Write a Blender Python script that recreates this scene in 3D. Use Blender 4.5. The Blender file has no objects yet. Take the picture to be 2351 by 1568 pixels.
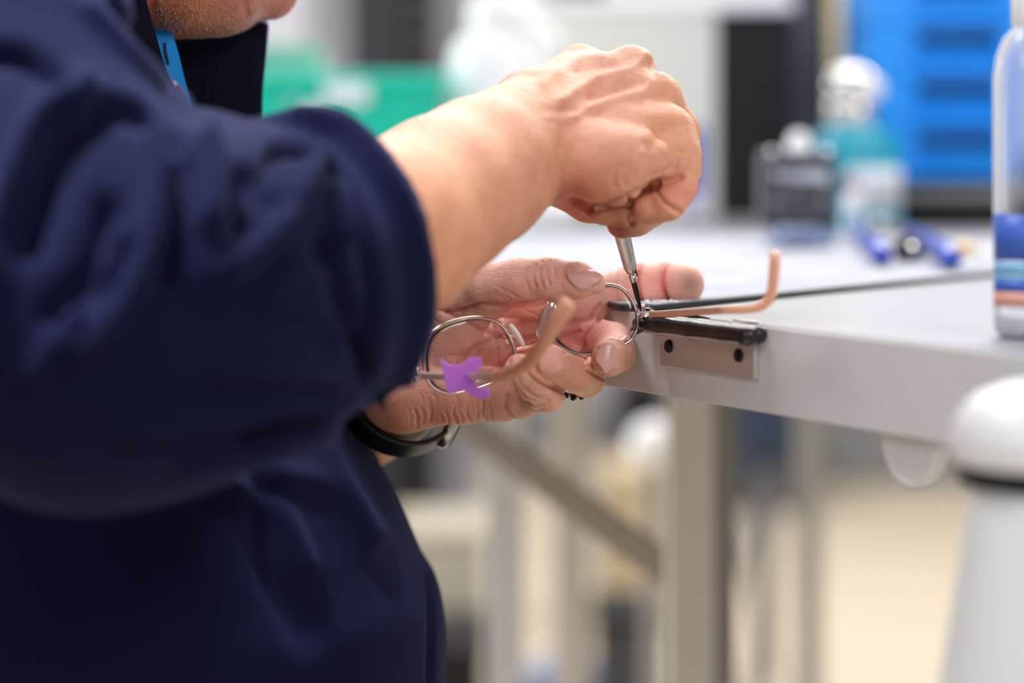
import bpy, math, random
import numpy as np
from mathutils import Vector, Matrix

# ------------------------------------------------------------------ camera, world, lights, exposure
F = 5551.0            # focal length in pixels (85 mm on a 36 mm sensor, 2351 px wide)
CX, HY = 1175.5, 360.0  # optical axis column, horizon row
TOP = 0.90            # bench top height
CZ = TOP + 0.0738     # camera height
scene = bpy.context.scene
C = scene.collection

cam_d = bpy.data.cameras.new('camera')
cam_d.lens = 85.0; cam_d.sensor_width = 36.0; cam_d.sensor_fit = 'HORIZONTAL'
cam_d.shift_y = -(784.0 - HY) / 2351.0
cam_d.clip_start = 0.05; cam_d.clip_end = 60
cam_d.dof.use_dof = True
cam_d.dof.focus_distance = 1.128
cam_d.dof.aperture_fstop = 3.2
cam = bpy.data.objects.new('camera', cam_d); C.objects.link(cam)
cam.location = (0, 0, CZ); cam.rotation_euler = (math.pi / 2, 0, 0)
scene.camera = cam

scene.view_settings.view_transform = 'Standard'
scene.view_settings.look = 'None'
scene.view_settings.gamma = 1.0
scene.view_settings.use_curve_mapping = False
scene.view_settings.exposure = 0.0
scene.cycles.use_denoising = True
scene.cycles.max_bounces = 8
scene.cycles.transparent_max_bounces = 16

world = bpy.data.worlds.new('world'); scene.world = world
world.use_nodes = True
bg = world.node_tree.nodes['Background']
bg.inputs[0].default_value = (0.93, 0.95, 1.0, 1); bg.inputs[1].default_value = 0.30


def area(name, loc, target, sx, sy, power, col):
    d = bpy.data.lights.new(name, 'AREA'); d.shape = 'RECTANGLE'; d.size = sx; d.size_y = sy
    d.energy = power; d.color = col
    o = bpy.data.objects.new(name, d); C.objects.link(o); o.location = loc
    o.rotation_euler = (Vector(target) - Vector(loc)).to_track_quat('-Z', 'Y').to_euler()
    return o


area('ceiling_or_fill_light', (0.45, 2.3, 2.6), (0.0, 1.25, 0.9), 1.2, 0.7, 15, (1.0, 0.97, 0.96))
area('ceiling_or_fill_light', (-0.85, 1.22, 2.6), (-0.05, 1.05, 0.9), 0.7, 0.5, 19, (0.95, 0.96, 1.0))
area('ceiling_or_fill_light', (-1.3, -1.0, 2.2), (0.15, 1.2, 0.8), 0.9, 0.8, 12, (1.0, 0.97, 0.95))  # added front-left fill, not a ceiling fixture
area('ceiling_or_fill_light', (0.75, -0.35, 1.9), (0.03, 1.13, 0.92), 0.7, 0.6, 15, (1.0, 0.96, 0.93))  # added fill from the right front to brighten the left hand
area('shoulder_fill', (-0.62, 0.92, 2.6), (-0.31, 0.90, 0.98), 0.22, 0.22, 2.6, (0.86, 0.91, 1.0)).data.spread = math.radians(20)  # narrow light added to brighten the cloth at the shoulder
area('leg_fill_light', (2.8, 0.5, 1.1), (0.15, 2.2, 0.6), 1.0, 1.0, 26, (1.0, 0.98, 0.96))  # low light added at the right to lift the bench legs, no window
area('ceiling_or_fill_light', (0.4, 5.0, 2.8), (0.3, 4.6, 0.0), 3.0, 2.5, 135, (1.0, 0.97, 0.93))
area('ceiling_or_fill_light', (0.3, 2.6, 2.75), (0.3, 3.4, 0.4), 1.6, 0.4, 17, (1.0, 0.98, 0.96))
area('leg_fill_light', (-2.6, 3.3, 1.3), (0.3, 2.3, 0.5), 1.4, 1.2, 75, (0.97, 0.98, 1.0))  # low side light added to brighten the bench legs, no known window
area('wall_lamp', (1.2, 2.9, 1.9), (0.05, 1.1, 1.0), 0.25, 0.4, 9, (1.0, 0.80, 0.55))


def P(px, py, Y):
    return Vector(((px - CX) / F * Y, Y, CZ - (py - HY) / F * Y))


def s2l(c):
    return tuple(((x / 255.0) / 12.92 if x / 255.0 <= 0.04045 else (((x / 255.0) + 0.055) / 1.055) ** 2.4) for x in c)


# ------------------------------------------------------------------ materials
def mat(name, rgb, rough=0.5, metal=0.0, noise=0.06, nscale=40, bump=0.0, bscale=200, spec=0.5, **kw):
    m = bpy.data.materials.new(name); m.use_nodes = True
    nt = m.node_tree; b = nt.nodes['Principled BSDF']
    col = s2l(rgb)
    tc = nt.nodes.new('ShaderNodeTexCoord')
    nz = nt.nodes.new('ShaderNodeTexNoise'); nz.inputs['Scale'].default_value = nscale
    nz.inputs['Detail'].default_value = 5
    nt.links.new(tc.outputs['Object'], nz.inputs['Vector'])
    mx = nt.nodes.new('ShaderNodeMix'); mx.data_type = 'RGBA'
    mx.inputs[6].default_value = tuple(c * (1 - noise) for c in col) + (1,)
    mx.inputs[7].default_value = tuple(min(1, c * (1 + noise)) for c in col) + (1,)
    nt.links.new(nz.outputs['Fac'], mx.inputs[0])
    nt.links.new(mx.outputs[2], b.inputs['Base Color'])
    b.inputs['Roughness'].default_value = rough
    b.inputs['Metallic'].default_value = metal
    b.inputs['Specular IOR Level'].default_value = spec
    for k, v in kw.items():
        b.inputs[k.replace('_', ' ')].default_value = v
    if bump:
        n2 = nt.nodes.new('ShaderNodeTexNoise'); n2.inputs['Scale'].default_value = bscale
        n2.inputs['Detail'].default_value = 3
        nt.links.new(tc.outputs['Object'], n2.inputs['Vector'])
        bp = nt.nodes.new('ShaderNodeBump'); bp.inputs['Strength'].default_value = bump
        bp.inputs['Distance'].default_value = 0.001
        nt.links.new(n2.outputs['Fac'], bp.inputs['Height'])
        nt.links.new(bp.outputs['Normal'], b.inputs['Normal'])
    return m


def skin_material():
    m = bpy.data.materials.new('skin'); m.use_nodes = True
    nt = m.node_tree; b = nt.nodes['Principled BSDF']; N = nt.nodes.new; L = nt.links.new
    tc = N('ShaderNodeTexCoord')
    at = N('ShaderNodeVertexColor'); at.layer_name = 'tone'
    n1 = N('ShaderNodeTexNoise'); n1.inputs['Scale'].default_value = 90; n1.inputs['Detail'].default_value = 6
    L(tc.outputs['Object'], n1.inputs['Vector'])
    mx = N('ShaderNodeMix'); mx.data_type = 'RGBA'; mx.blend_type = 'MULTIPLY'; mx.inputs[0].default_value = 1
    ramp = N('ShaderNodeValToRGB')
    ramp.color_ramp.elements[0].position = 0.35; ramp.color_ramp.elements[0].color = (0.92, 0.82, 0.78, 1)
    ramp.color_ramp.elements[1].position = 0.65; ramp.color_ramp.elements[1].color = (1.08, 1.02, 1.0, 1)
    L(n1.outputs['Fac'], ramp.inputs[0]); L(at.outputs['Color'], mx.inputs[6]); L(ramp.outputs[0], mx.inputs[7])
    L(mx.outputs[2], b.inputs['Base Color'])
    b.inputs['Roughness'].default_value = 0.42
    b.inputs['Subsurface Weight'].default_value = 0.15
    b.inputs['Subsurface Radius'].default_value = (1.0, 0.35, 0.2)
    b.inputs['Subsurface Scale'].default_value = 0.0014
    # fine relief: cell pattern of the skin plus longer creases
    v = N('ShaderNodeTexVoronoi'); v.inputs['Scale'].default_value = 1100
    L(tc.outputs['Object'], v.inputs['Vector'])
    mp = N('ShaderNodeMapping'); mp.inputs['Scale'].default_value = (1.0, 0.6, 2.6); mp.inputs['Rotation'].default_value = (0, 0.5, 0)
    L(tc.outputs['Object'], mp.inputs['Vector'])
    n2 = N('ShaderNodeTexNoise'); n2.inputs['Scale'].default_value = 170; n2.inputs['Detail'].default_value = 7
    n2.inputs['Roughness'].default_value = 0.62; n2.inputs['Distortion'].default_value = 0.7
    L(mp.outputs[0], n2.inputs['Vector'])
    ad0 = N('ShaderNodeMath'); ad0.operation = 'MULTIPLY_ADD'; ad0.inputs[1].default_value = 0.22
    L(v.outputs['Distance'], ad0.inputs[0]); L(n2.outputs['Fac'], ad0.inputs[2])
    v2 = N('ShaderNodeTexVoronoi'); v2.feature = 'DISTANCE_TO_EDGE'; v2.inputs['Scale'].default_value = 420
    mp2 = N('ShaderNodeMapping'); mp2.inputs['Scale'].default_value = (0.55, 0.8, 1.7); mp2.inputs['Rotation'].default_value = (0, -0.55, 0)
    dn_ = N('ShaderNodeTexNoise'); dn_.inputs['Scale'].default_value = 120; L(tc.outputs['Object'], dn_.inputs['Vector'])
    dm = N('ShaderNodeVectorMath'); dm.operation = 'MULTIPLY_ADD'; dm.inputs[1].default_value = (0.006, 0.006, 0.006)
    L(dn_.outputs['Color'], dm.inputs[0]); L(tc.outputs['Object'], dm.inputs[2])
    L(dm.outputs[0], mp2.inputs['Vector']); L(mp2.outputs[0], v2.inputs['Vector'])
    mr = N('ShaderNodeMapRange'); mr.inputs[1].default_value = 0.0; mr.inputs[2].default_value = 0.10; mr.inputs[3].default_value = 0; mr.inputs[4].default_value = 0.085
    L(v2.outputs['Distance'], mr.inputs[0])
    ad = N('ShaderNodeMath'); ad.operation = 'ADD'; L(ad0.outputs[0], ad.inputs[0]); L(mr.outputs[0], ad.inputs[1])
    bp = N('ShaderNodeBump'); bp.inputs['Strength'].default_value = 0.6; bp.inputs['Distance'].default_value = 0.0014
    L(ad.outputs[0], bp.inputs['Height']); L(bp.outputs['Normal'], b.inputs['Normal'])
    return m


def fabric_material(name, rgb, scale=2200, sheen=0.35):
    m = mat(name, rgb, 0.85, 0, 0.10, 14, spec=0.08)
    nt = m.node_tree; b = nt.nodes['Principled BSDF']; N = nt.nodes.new; L = nt.links.new
    b.inputs['Sheen Weight'].default_value = sheen
    b.inputs['Sheen Roughness'].default_value = 0.45
    b.inputs['Sheen Tint'].default_value = (0.30, 0.38, 1.0, 1)
    tc = N('ShaderNodeTexCoord'); w = N('ShaderNodeTexWave'); w.inputs['Scale'].default_value = scale / 4
    w.inputs['Distortion'].default_value = 1.0
    w.bands_direction = 'DIAGONAL'
    L(tc.outputs['Object'], w.inputs['Vector'])
    bp = N('ShaderNodeBump'); bp.inputs['Strength'].default_value = 0.25; bp.inputs['Distance'].default_value = 0.0003
    L(w.outputs['Fac'], bp.inputs['Height']); L(bp.outputs['Normal'], b.inputs['Normal'])
    return m


def clear_material(name, tint=(1, 1, 1), gloss=0.12, ior=1.45, rough=0.02):
    m = bpy.data.materials.new(name); m.use_nodes = True
    nt = m.node_tree; nt.nodes.clear(); N = nt.nodes.new; L = nt.links.new
    o = N('ShaderNodeOutputMaterial'); t = N('ShaderNodeBsdfTransparent'); t.inputs[0].default_value = tuple(tint) + (1,)
    g = N('ShaderNodeBsdfGlossy'); g.inputs['Roughness'].default_value = rough
    fr = N('ShaderNodeFresnel'); fr.inputs[0].default_value = ior
    ad = N('ShaderNodeMath'); ad.operation = 'ADD'; ad.inputs[1].default_value = gloss
    ad.use_clamp = True
    L(fr.outputs[0], ad.inputs[0])
    mx = N('ShaderNodeMixShader'); L(ad.outputs[0], mx.inputs[0]); L(t.outputs[0], mx.inputs[1]); L(g.outputs[0], mx.inputs[2])
    L(mx.outputs[0], o.inputs[0])
    return m


def clear_body(name, tint, haze):
    m = clear_material(name, tint, 0.04, 1.2, 0.1)
    nt = m.node_tree; N = nt.nodes.new; L = nt.links.new
    o = [n for n in nt.nodes if n.type == 'OUTPUT_MATERIAL'][0]; src = o.inputs[0].links[0].from_socket
    d = N('ShaderNodeBsdfDiffuse'); d.inputs[0].default_value = (0.92, 0.93, 0.96, 1)
    t = N('ShaderNodeBsdfTranslucent'); t.inputs[0].default_value = (0.92, 0.93, 0.96, 1)
    a = N('ShaderNodeMixShader'); a.inputs[0].default_value = 0.5; L(d.outputs[0], a.inputs[1]); L(t.outputs[0], a.inputs[2])
    lw = N('ShaderNodeLayerWeight'); lw.inputs[0].default_value = haze
    mx = N('ShaderNodeMixShader'); L(lw.outputs['Facing'], mx.inputs[0]); L(src, mx.inputs[1]); L(a.outputs[0], mx.inputs[2])
    L(mx.outputs[0], o.inputs[0])
    return m


def knurl_material():
    m = mat('knurled_steel', (205, 202, 198), 0.32, 1.0, 0.05, 300)
    return m


def mat_material():
    """white paper mat with faint blue and pink print"""
    m = mat('paper', (172, 176, 187), 0.8, 0, 0.015, 20)
    nt = m.node_tree; b = nt.nodes['Principled BSDF']; N = nt.nodes.new; L = nt.links.new
    src = b.inputs['Base Color'].links[0].from_socket
    tc = N('ShaderNodeTexCoord'); mp = N('ShaderNodeMapping'); mp.inputs['Scale'].default_value = (9, 14, 1)
    mp.inputs['Rotation'].default_value = (0, 0, 0.25)
    L(tc.outputs['Object'], mp.inputs['Vector'])
    last = src
    for seed, colr, lo, hi in ((3.1, (0.62, 0.68, 0.90, 1), 0.56, 0.66), (8.7, (0.92, 0.72, 0.76, 1), 0.62, 0.70)):
        n = N('ShaderNodeTexNoise'); n.noise_dimensions = '4D'; n.inputs['W'].default_value = seed
        n.inputs['Scale'].default_value = 1.6; n.inputs['Detail'].default_value = 4
        L(mp.outputs[0], n.inputs['Vector'])
        r = N('ShaderNodeMapRange'); r.inputs[1].default_value = lo; r.inputs[2].default_value = hi; r.inputs[4].default_value = 0.55
        L(n.outputs['Fac'], r.inputs[0])
        mx = N('ShaderNodeMix'); mx.data_type = 'RGBA'; L(r.outputs[0], mx.inputs[0]); L(last, mx.inputs[6]); mx.inputs[7].default_value = colr
        last = mx.outputs[2]
    L(last, b.inputs['Base Color'])
    return m


M = dict(
    skin=skin_material(),
    navy=fabric_material('navy_cotton', (11, 15, 42), sheen=0.10),
    navy_dark=fabric_material('navy_cotton_dark', (12, 13, 28), sheen=0.05),
    nail=mat('nail', (230, 166, 154), 0.3, 0, 0.10, 120, spec=0.55),
    nail_grey=mat('nail_dirty', (212, 166, 158), 0.3, 0, 0.14, 160, spec=0.5),
    nail_shade=mat('nail_brownish', (196, 138, 122), 0.3, 0, 0.10, 120, spec=0.5),
    hair=mat('grey_hair', (150, 145, 140), 0.7),
    stubble=mat('stubble_hair', (225, 214, 205), 0.4),
    bench_top=mat('grey_laminate', (150, 152, 157), 0.36, 0, 0.03, 25, bump=0.02),
    bench_face=mat('painted_edge', (216, 215, 219), 0.5, 0, 0.03, 25, bump=0.03, bscale=500),
    paper=mat_material(),
    rubber=mat('black_rubber', (27, 27, 29), 0.45, 0, 0.2, 60, bump=0.15, bscale=300),
    leather=mat('worn_black_leather', (26, 25, 26), 0.3, 0, 0.3, 60, bump=0.2, bscale=160),
    alu=mat('brushed_aluminium', (200, 197, 196), 0.38, 0.6, 0.05, 30, bump=0.1, bscale=600),
    black_screw=mat('black_oxide', (18, 17, 18), 0.35, 0.5),
    steel=mat('steel', (215, 212, 208), 0.2, 1.0, 0.04, 200),
    knurl=knurl_material(),
    tool_black=mat('blackened_steel', (42, 38, 36), 0.25, 0.8, 0.1, 300),
    rose=mat('rose_gold', (240, 192, 168), 0.3, 0.45, 0.04, 200),
    silver_rose=mat('pale_rose_metal', (222, 204, 204), 0.15, 1.0, 0.04, 200),
    temple_tip=mat('rose_acetate', (244, 190, 172), 0.3, 0, 0.05, 100, Subsurface_Weight=0.3),
    temple_pale=mat('pale_rose_enamel', (224, 190, 182), 0.3, 0.3),
    amber=mat('amber_acetate', (204, 150, 124), 0.35, 0, 0.05, 100, Subsurface_Weight=0.2),
    lens=clear_material('lens', (0.97, 0.95, 0.95), 0.03, 1.35),
    silicone=clear_material('clear_silicone', (0.95, 0.93, 0.92), 0.22, 1.5, 0.12),
    purple=mat('purple_tape', (170, 84, 214), 0.5, 0, 0.1, 60, Subsurface_Weight=0.3),
    band=mat('watch_rubber', (20, 19, 20), 0.38),
    watch=mat('watch_steel', (188, 184, 178), 0.25, 1.0),
    lanyard=mat('lanyard_blue', (10, 150, 240), 0.6, 0, 0.08, 60),
    red=mat('red_print', (178, 44, 34), 0.6),
    white=mat('white_plastic', (240, 240, 242), 0.35, 0, 0.02),
    white_soft=mat('white_film', (244, 245, 248), 0.5, 0, 0.02, 20, Subsurface_Weight=0.1),
    black=mat('black_plastic', (14, 14, 15), 0.5, spec=0.3),
    dark=mat('dark_grey_plastic', (62, 62, 68), 0.5),
    slate=mat('slate_paint', (28, 31, 40), 0.6),
    cream=mat('cream_enamel', (222, 221, 212), 0.45, 0, 0.04, 8),
    green=mat('green_plastic', (20, 208, 178), 0.3, 0, 0.08, 20),
    green_pale=mat('pale_green_plastic', (132, 208, 188), 0.35, 0, 0.06, 12),
    blue=mat('blue_plastic', (0, 150, 255), 0.3, 0, 0.06, 12),
    bin_dark=mat('bin_shade_blue', (4, 40, 92), 0.7),  # dark colour standing in for shade inside the bins
    blue_deep=mat('deep_blue_print', (40, 38, 168), 0.5),
    lilac=mat('lilac_print', (190, 188, 226), 0.5),
    teal=mat('teal_plastic', (14, 158, 186), 0.3, 0, 0.08, 20),
    label=mat('label_paper', (206, 214, 226), 0.6),
    chrome=mat('chrome', (225, 222, 218), 0.12, 1.0),
    yellow=mat('cream_yellow_paint', (244, 222, 160), 0.6),
    lavender=mat('lavender_white_paint', (222, 220, 230), 0.6),
    grip=mat('blue_grip', (24, 66, 186), 0.3),
    brass=mat('brass', (226, 196, 130), 0.3, 0.7),
    wall=mat('wall_paint', (176, 174, 184), 0.8, 0, 0.04, 2),
    floor=mat('sand_floor', (208, 195, 171), 0.6, 0, 0.10, 1.6),
    leg_white=mat('pale_grey_steel', (240, 239, 241), 0.45),
    leg_beige=mat('warm_grey_steel', (226, 220, 211), 0.5),
    leg_grey=mat('grey_steel', (150, 146, 142), 0.5),
    brace=mat('brown_grey_steel', (160, 146, 132), 0.55),
    water=clear_body('clear_plastic', (0.93, 0.95, 0.98), 0.45),
    print_blue=mat('print_blue', (64, 104, 205), 0.4),
    print_sky=mat('print_sky', (134, 192, 232), 0.4),
    print_orange=mat('print_orange', (236, 168, 148), 0.45),
    petrol=mat('petrol_fabric', (48, 62, 84), 0.8),
    mid_grey=mat('mid_grey_plastic', (128, 128, 130), 0.6),
    tan=mat('tan_board', (206, 186, 152), 0.7, 0, 0.06, 6),
)


# ------------------------------------------------------------------ mesh helpers
class MB:
    def __init__(s):
        s.v = []; s.f = []

    def add(s, vs, fs):
        o = len(s.v); s.v += [tuple(v) for v in vs]; s.f += [tuple(i + o for i in f) for f in fs]; return s

    def box(s, x0, x1, y0, y1, z0, z1):
        vs = [(x, y, z) for z in (z0, z1) for y in (y0, y1) for x in (x0, x1)]
        return s.add(vs, [(0, 2, 3, 1), (4, 5, 7, 6), (0, 1, 5, 4), (2, 6, 7, 3), (0, 4, 6, 2), (1, 3, 7, 5)])

    def obox(s, c, ax, ay, az):
        c = Vector(c); ax = Vector(ax); ay = Vector(ay); az = Vector(az)
        vs = [c + ax * i + ay * j + az * k for k in (-1, 1) for j in (-1, 1) for i in (-1, 1)]
        return s.add(vs, [(0, 2, 3, 1), (4, 5, 7, 6), (0, 1, 5, 4), (2, 6, 7, 3), (0, 4, 6, 2), (1, 3, 7, 5)])

    def bar(s, a, b, w, d, up=(0, 1, 0)):
        a = Vector(a); b = Vector(b); t = (b - a); l = t.length / 2; t.normalize()
        u = Vector(up).cross(t).normalized(); w2 = t.cross(u).normalized()
        return s.obox((a + b) / 2, u * w / 2, w2 * d / 2, t * l)

    def prism(s, pts, ext):
        pts = [Vector(p) for p in pts]; n = len(pts); e = Vector(ext)
        vs = pts + [p + e for p in pts]
        fs = [tuple(range(n))[::-1], tuple(range(n, 2 * n))] + [(i, (i + 1) % n, n + (i + 1) % n, n + i) for i in range(n)]
        return s.add(vs, fs)

    def tube(s, pts, r, seg=12, closed=False, flat=1.0, flat_dir=None):
        pts = [Vector(p) for p in pts]; n = len(pts)
        rs = r if hasattr(r, '__len__') else [r] * n
        vs = []; fs = []; u = None
        for i, p in enumerate(pts):
            a = pts[(i - 1) % n] if (closed or i) else p
            b = pts[(i + 1) % n] if (closed or i < n - 1) else p
            t = (b - a).normalized()
            if u is None:
                u = (Vector(flat_dir) if flat_dir else t.orthogonal())
            u = (u - t * u.dot(t)).normalized(); w = t.cross(u)
            for k in range(seg):
                an = 2 * math.pi * k / seg
                vs.append(p + u * math.cos(an) * rs[i] * flat + w * math.sin(an) * rs[i])
        m = n if closed else n - 1
        for i in range(m):
            j = (i + 1) % n
            for k in range(seg):
                k2 = (k + 1) % seg
                fs.append((i * seg + k, i * seg + k2, j * seg + k2, j * seg + k))
        if not closed:
            fs.append(tuple(range(seg))[::-1]); fs.append(tuple((n - 1) * seg + k for k in range(seg)))
        return s.add(vs, fs)

    def lathe(s, c, prof, seg=32, axis=(0, 0, 1), sx=1.0, sy=1.0):
        c = Vector(c); t = Vector(axis).normalized()
        u = t.orthogonal().normalized() if abs(t.z) < 0.99 else Vector((1, 0, 0)); w = t.cross(u)
        vs = []; fs = []
        for r, h in prof:
            for k in range(seg):
                an = 2 * math.pi * k / seg
                vs.append(c + t * h + u * math.cos(an) * r * sx + w * math.sin(an) * r * sy)
        n = len(prof)
        for i in range(n - 1):
            for k in range(seg):
                k2 = (k + 1) % seg
                fs.append((i * seg + k, i * seg + k2, (i + 1) * seg + k2, (i + 1) * seg + k))
        fs.append(tuple(range(seg))[::-1]); fs.append(tuple((n - 1) * seg + k for k in range(seg)))
        return s.add(vs, fs)

    def ball(s, c, r, seg=16, sc=(1, 1, 1)):
        c = Vector(c); vs = []; fs = []; rings = seg // 2
        for i in range(1, rings):
            th = math.pi * i / rings
            for k in range(seg):
                an = 2 * math.pi * k / seg
                vs.append(c + Vector((r * sc[0] * math.sin(th) * math.cos(an), r * sc[1] * math.sin(th) * math.sin(an), r * sc[2] * math.cos(th))))
        vs.append(c + Vector((0, 0, r * sc[2]))); vs.append(c - Vector((0, 0, r * sc[2])))
        a = len(vs) - 2
        for i in range(rings - 2):
            for k in range(seg):
                k2 = (k + 1) % seg
                fs.append((i * seg + k, (i + 1) * seg + k, (i + 1) * seg + k2, i * seg + k2))
        for k in range(seg):
            k2 = (k + 1) % seg
            fs.append((a, k, k2)); fs.append((a + 1, (rings - 2) * seg + k2, (rings - 2) * seg + k))
        return s.add(vs, fs)

    def build(s, name, m, parent=None, bevel=0.0, smooth=True, seg=2):
        me = bpy.data.meshes.new(name); me.from_pydata(s.v, [], s.f); me.update()
        me.materials.append(M[m] if isinstance(m, str) else m)
        o = bpy.data.objects.new(name, me); C.objects.link(o)
        if parent is not None: o.parent = parent
        if bevel:
            b = o.modifiers.new('bevel', 'BEVEL'); b.width = bevel; b.segments = seg; b.limit_method = 'ANGLE'
            b.angle_limit = math.radians(40)
        if smooth:
            me.shade_smooth()
            me.set_sharp_from_angle(angle=math.radians(42))
        return o


def tag(o, label=None, cat=None, group=None, kind=None):
    if label: o['label'] = label
    if cat: o['category'] = cat
    if group: o['group'] = group
    if kind: o['kind'] = kind
    return o


def thing(name, label, cat, loc=None, group=None):
    """an Empty at the thing's base; parts are given in world coordinates, so it stays at the origin of its parts"""
    o = bpy.data.objects.new(name, None); C.objects.link(o); o.empty_display_size = 0.02
    tag(o, label, cat, group)
    o['_base'] = list(loc) if loc is not None else [0, 0, 0]
    return o


def spline(pts, n=8, closed=False):
    pts = [Vector(p) for p in pts]; m = len(pts); out = []
    R = range(m if closed else m - 1)
    for i in R:
        if closed:
            p0, p1, p2, p3 = pts[(i - 1) % m], pts[i], pts[(i + 1) % m], pts[(i + 2) % m]
        else:
            p0, p1, p2, p3 = pts[max(i - 1, 0)], pts[i], pts[i + 1], pts[min(i + 2, m - 1)]
        for k in range(n):
            t = k / n
            out.append(0.5 * ((2 * p1) + (p2 - p0) * t + (2 * p0 - 5 * p1 + 4 * p2 - p3) * t * t + (3 * p1 - p0 - 3 * p2 + p3) * t ** 3))
    if not closed: out.append(pts[-1])
    return out


# ------------------------------------------------------------------ signed-distance sculpting
class Field:
    def __init__(s, lo, hi, h):
        s.lo = np.array(lo, float); s.h = h
        s.n = np.ceil((np.array(hi) - s.lo) / h).astype(int) + 1
        s.D = np.full(s.n, 0.05, np.float32)

    def blank(s):
        g = Field.__new__(Field); g.lo = s.lo; g.h = s.h; g.n = s.n; g.D = np.full(s.n, 0.05, np.float32); return g

    def block(s, a, b, pad):
        i0 = np.maximum(np.floor((np.minimum(a, b) - pad - s.lo) / s.h).astype(int), 0)
        i1 = np.minimum(np.ceil((np.maximum(a, b) + pad - s.lo) / s.h).astype(int) + 1, s.n)
        if (i1 <= i0).any(): return None
        sl = tuple(slice(i0[k], i1[k]) for k in range(3))
        ax = [(s.lo[k] + s.h * np.arange(i0[k], i1[k])).astype(np.float32) for k in range(3)]
        return sl, ax[0][:, None, None], ax[1][None, :, None], ax[2][None, None, :]

    @staticmethod
    def smin(a, b, k):
        if k <= 0: return np.minimum(a, b)
        h = np.maximum(k - np.abs(a - b), 0) / k
        return np.minimum(a, b) - h * h * k * 0.25

    def cone(s, a, b, ra, rb, k=0.004, sq=None):
        a = np.array(a, float); b = np.array(b, float); r = max(ra, rb)
        q = s.block(a, b, r + 2 * k + 3 * s.h)
        if q is None: return s
        sl, X, Y, Z = q; d = b - a; L2 = max(float(d @ d), 1e-12)
        px, py, pz = X - a[0], Y - a[1], Z - a[2]
        t = np.clip((px * d[0] + py * d[1] + pz * d[2]) / L2, 0, 1)
        rad = ra + (rb - ra) * t
        ex, ey, ez = px - t * d[0], py - t * d[1], pz - t * d[2]
        if sq is not None:      # squash: (direction, factor): thinner along a direction
            n = np.array(sq[0], float); n /= np.linalg.norm(n)
            c = ex * n[0] + ey * n[1] + ez * n[2]; g = (1 / sq[1] - 1)
            ex = ex + c * n[0] * g; ey = ey + c * n[1] * g; ez = ez + c * n[2] * g
        dist = np.sqrt(ex ** 2 + ey ** 2 + ez ** 2) - rad
        s.D[sl] = Field.smin(s.D[sl], dist.astype(np.float32), k); return s

    def ellip(s, c, r, k=0.004, rot=None):
        c = np.array(c, float); r = np.array(r, float); m = r.max()
        q = s.block(c, c, m + 2 * k + 3 * s.h)
        if q is None: return s
        sl, X, Y, Z = q; x, y, z = X - c[0], Y - c[1], Z - c[2]
        if rot is not None:
            R = np.array(rot.transposed())
            x, y, z = (R[0][0] * x + R[0][1] * y + R[0][2] * z, R[1][0] * x + R[1][1] * y + R[1][2] * z, R[2][0] * x + R[2][1] * y + R[2][2] * z)
        k0 = np.sqrt((x / r[0]) ** 2 + (y / r[1]) ** 2 + (z / r[2]) ** 2)
        k1 = np.sqrt((x / r[0] ** 2) ** 2 + (y / r[1] ** 2) ** 2 + (z / r[2] ** 2) ** 2) + 1e-9
        s.D[sl] = Field.smin(s.D[sl], (k0 * (k0 - 1) / k1).astype(np.float32), k); return s

    def chain(s, pts, k=0.004, sq=None):
        """pts: (px, py, Y, radius in px)"""
        for p, q in zip(pts[:-1], pts[1:]):
            s.cone(P(*p[:3]), P(*q[:3]), p[3] * p[2] / F, q[3] * q[2] / F, k, sq)
        return s

    def merge(s, g, k):
        s.D = Field.smin(s.D, g.D, k); return s

    def mesh(s):
        D = s.D; n = D.shape; ins = D < 0
        cnt = np.zeros(tuple(k - 1 for k in n), np.int8)
        off = [(i, j, k) for i in (0, 1) for j in (0, 1) for k in (0, 1)]
        for o in off:
            cnt += ins[o[0]:n[0] - 1 + o[0], o[1]:n[1] - 1 + o[1], o[2]:n[2] - 1 + o[2]]
        act = (cnt > 0) & (cnt < 8)
        idx = np.argwhere(act); num = len(idx)
        vid = np.full(cnt.shape, -1, np.int32); vid[act] = np.arange(num)
        val = {o: D[idx[:, 0] + o[0], idx[:, 1] + o[1], idx[:, 2] + o[2]].astype(float) for o in off}
        acc = np.zeros((num, 3)); c = np.zeros(num)
        for a in off:
            for ax in range(3):
                if a[ax] == 0:
                    b = list(a); b[ax] = 1; b = tuple(b)
                    va, vb = val[a], val[b]; x = (va < 0) != (vb < 0)
                    t = np.where(x, va / np.where(x, va - vb, 1), 0)
                    p = np.tile(np.array(a, float), (num, 1)); p[:, ax] += t
                    acc += p * x[:, None]; c += x
        V = s.lo + s.h * (idx + acc / c[:, None])
        faces = []
        for ax in range(3):
            u, w = (ax + 1) % 3, (ax + 2) % 3
            sa = [slice(None)] * 3; sb = [slice(None)] * 3
            sa[ax] = slice(0, -1); sb[ax] = slice(1, None)
            A = ins[tuple(sa)]; B = ins[tuple(sb)]
            e = np.argwhere(A != B)
            e = e[(e[:, u] > 0) & (e[:, w] > 0) & (e[:, u] < n[u] - 1) & (e[:, w] < n[w] - 1)]
            flip = A[e[:, 0], e[:, 1], e[:, 2]]
            def at(du, dw):
                q = e.copy(); q[:, u] -= du; q[:, w] -= dw
                return vid[q[:, 0], q[:, 1], q[:, 2]]
            q = np.stack([at(1, 1), at(0, 1), at(0, 0), at(1, 0)], 1)
            q[~flip] = q[~flip][:, ::-1]
            faces.append(q)
        return V, np.concatenate(faces)


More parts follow.
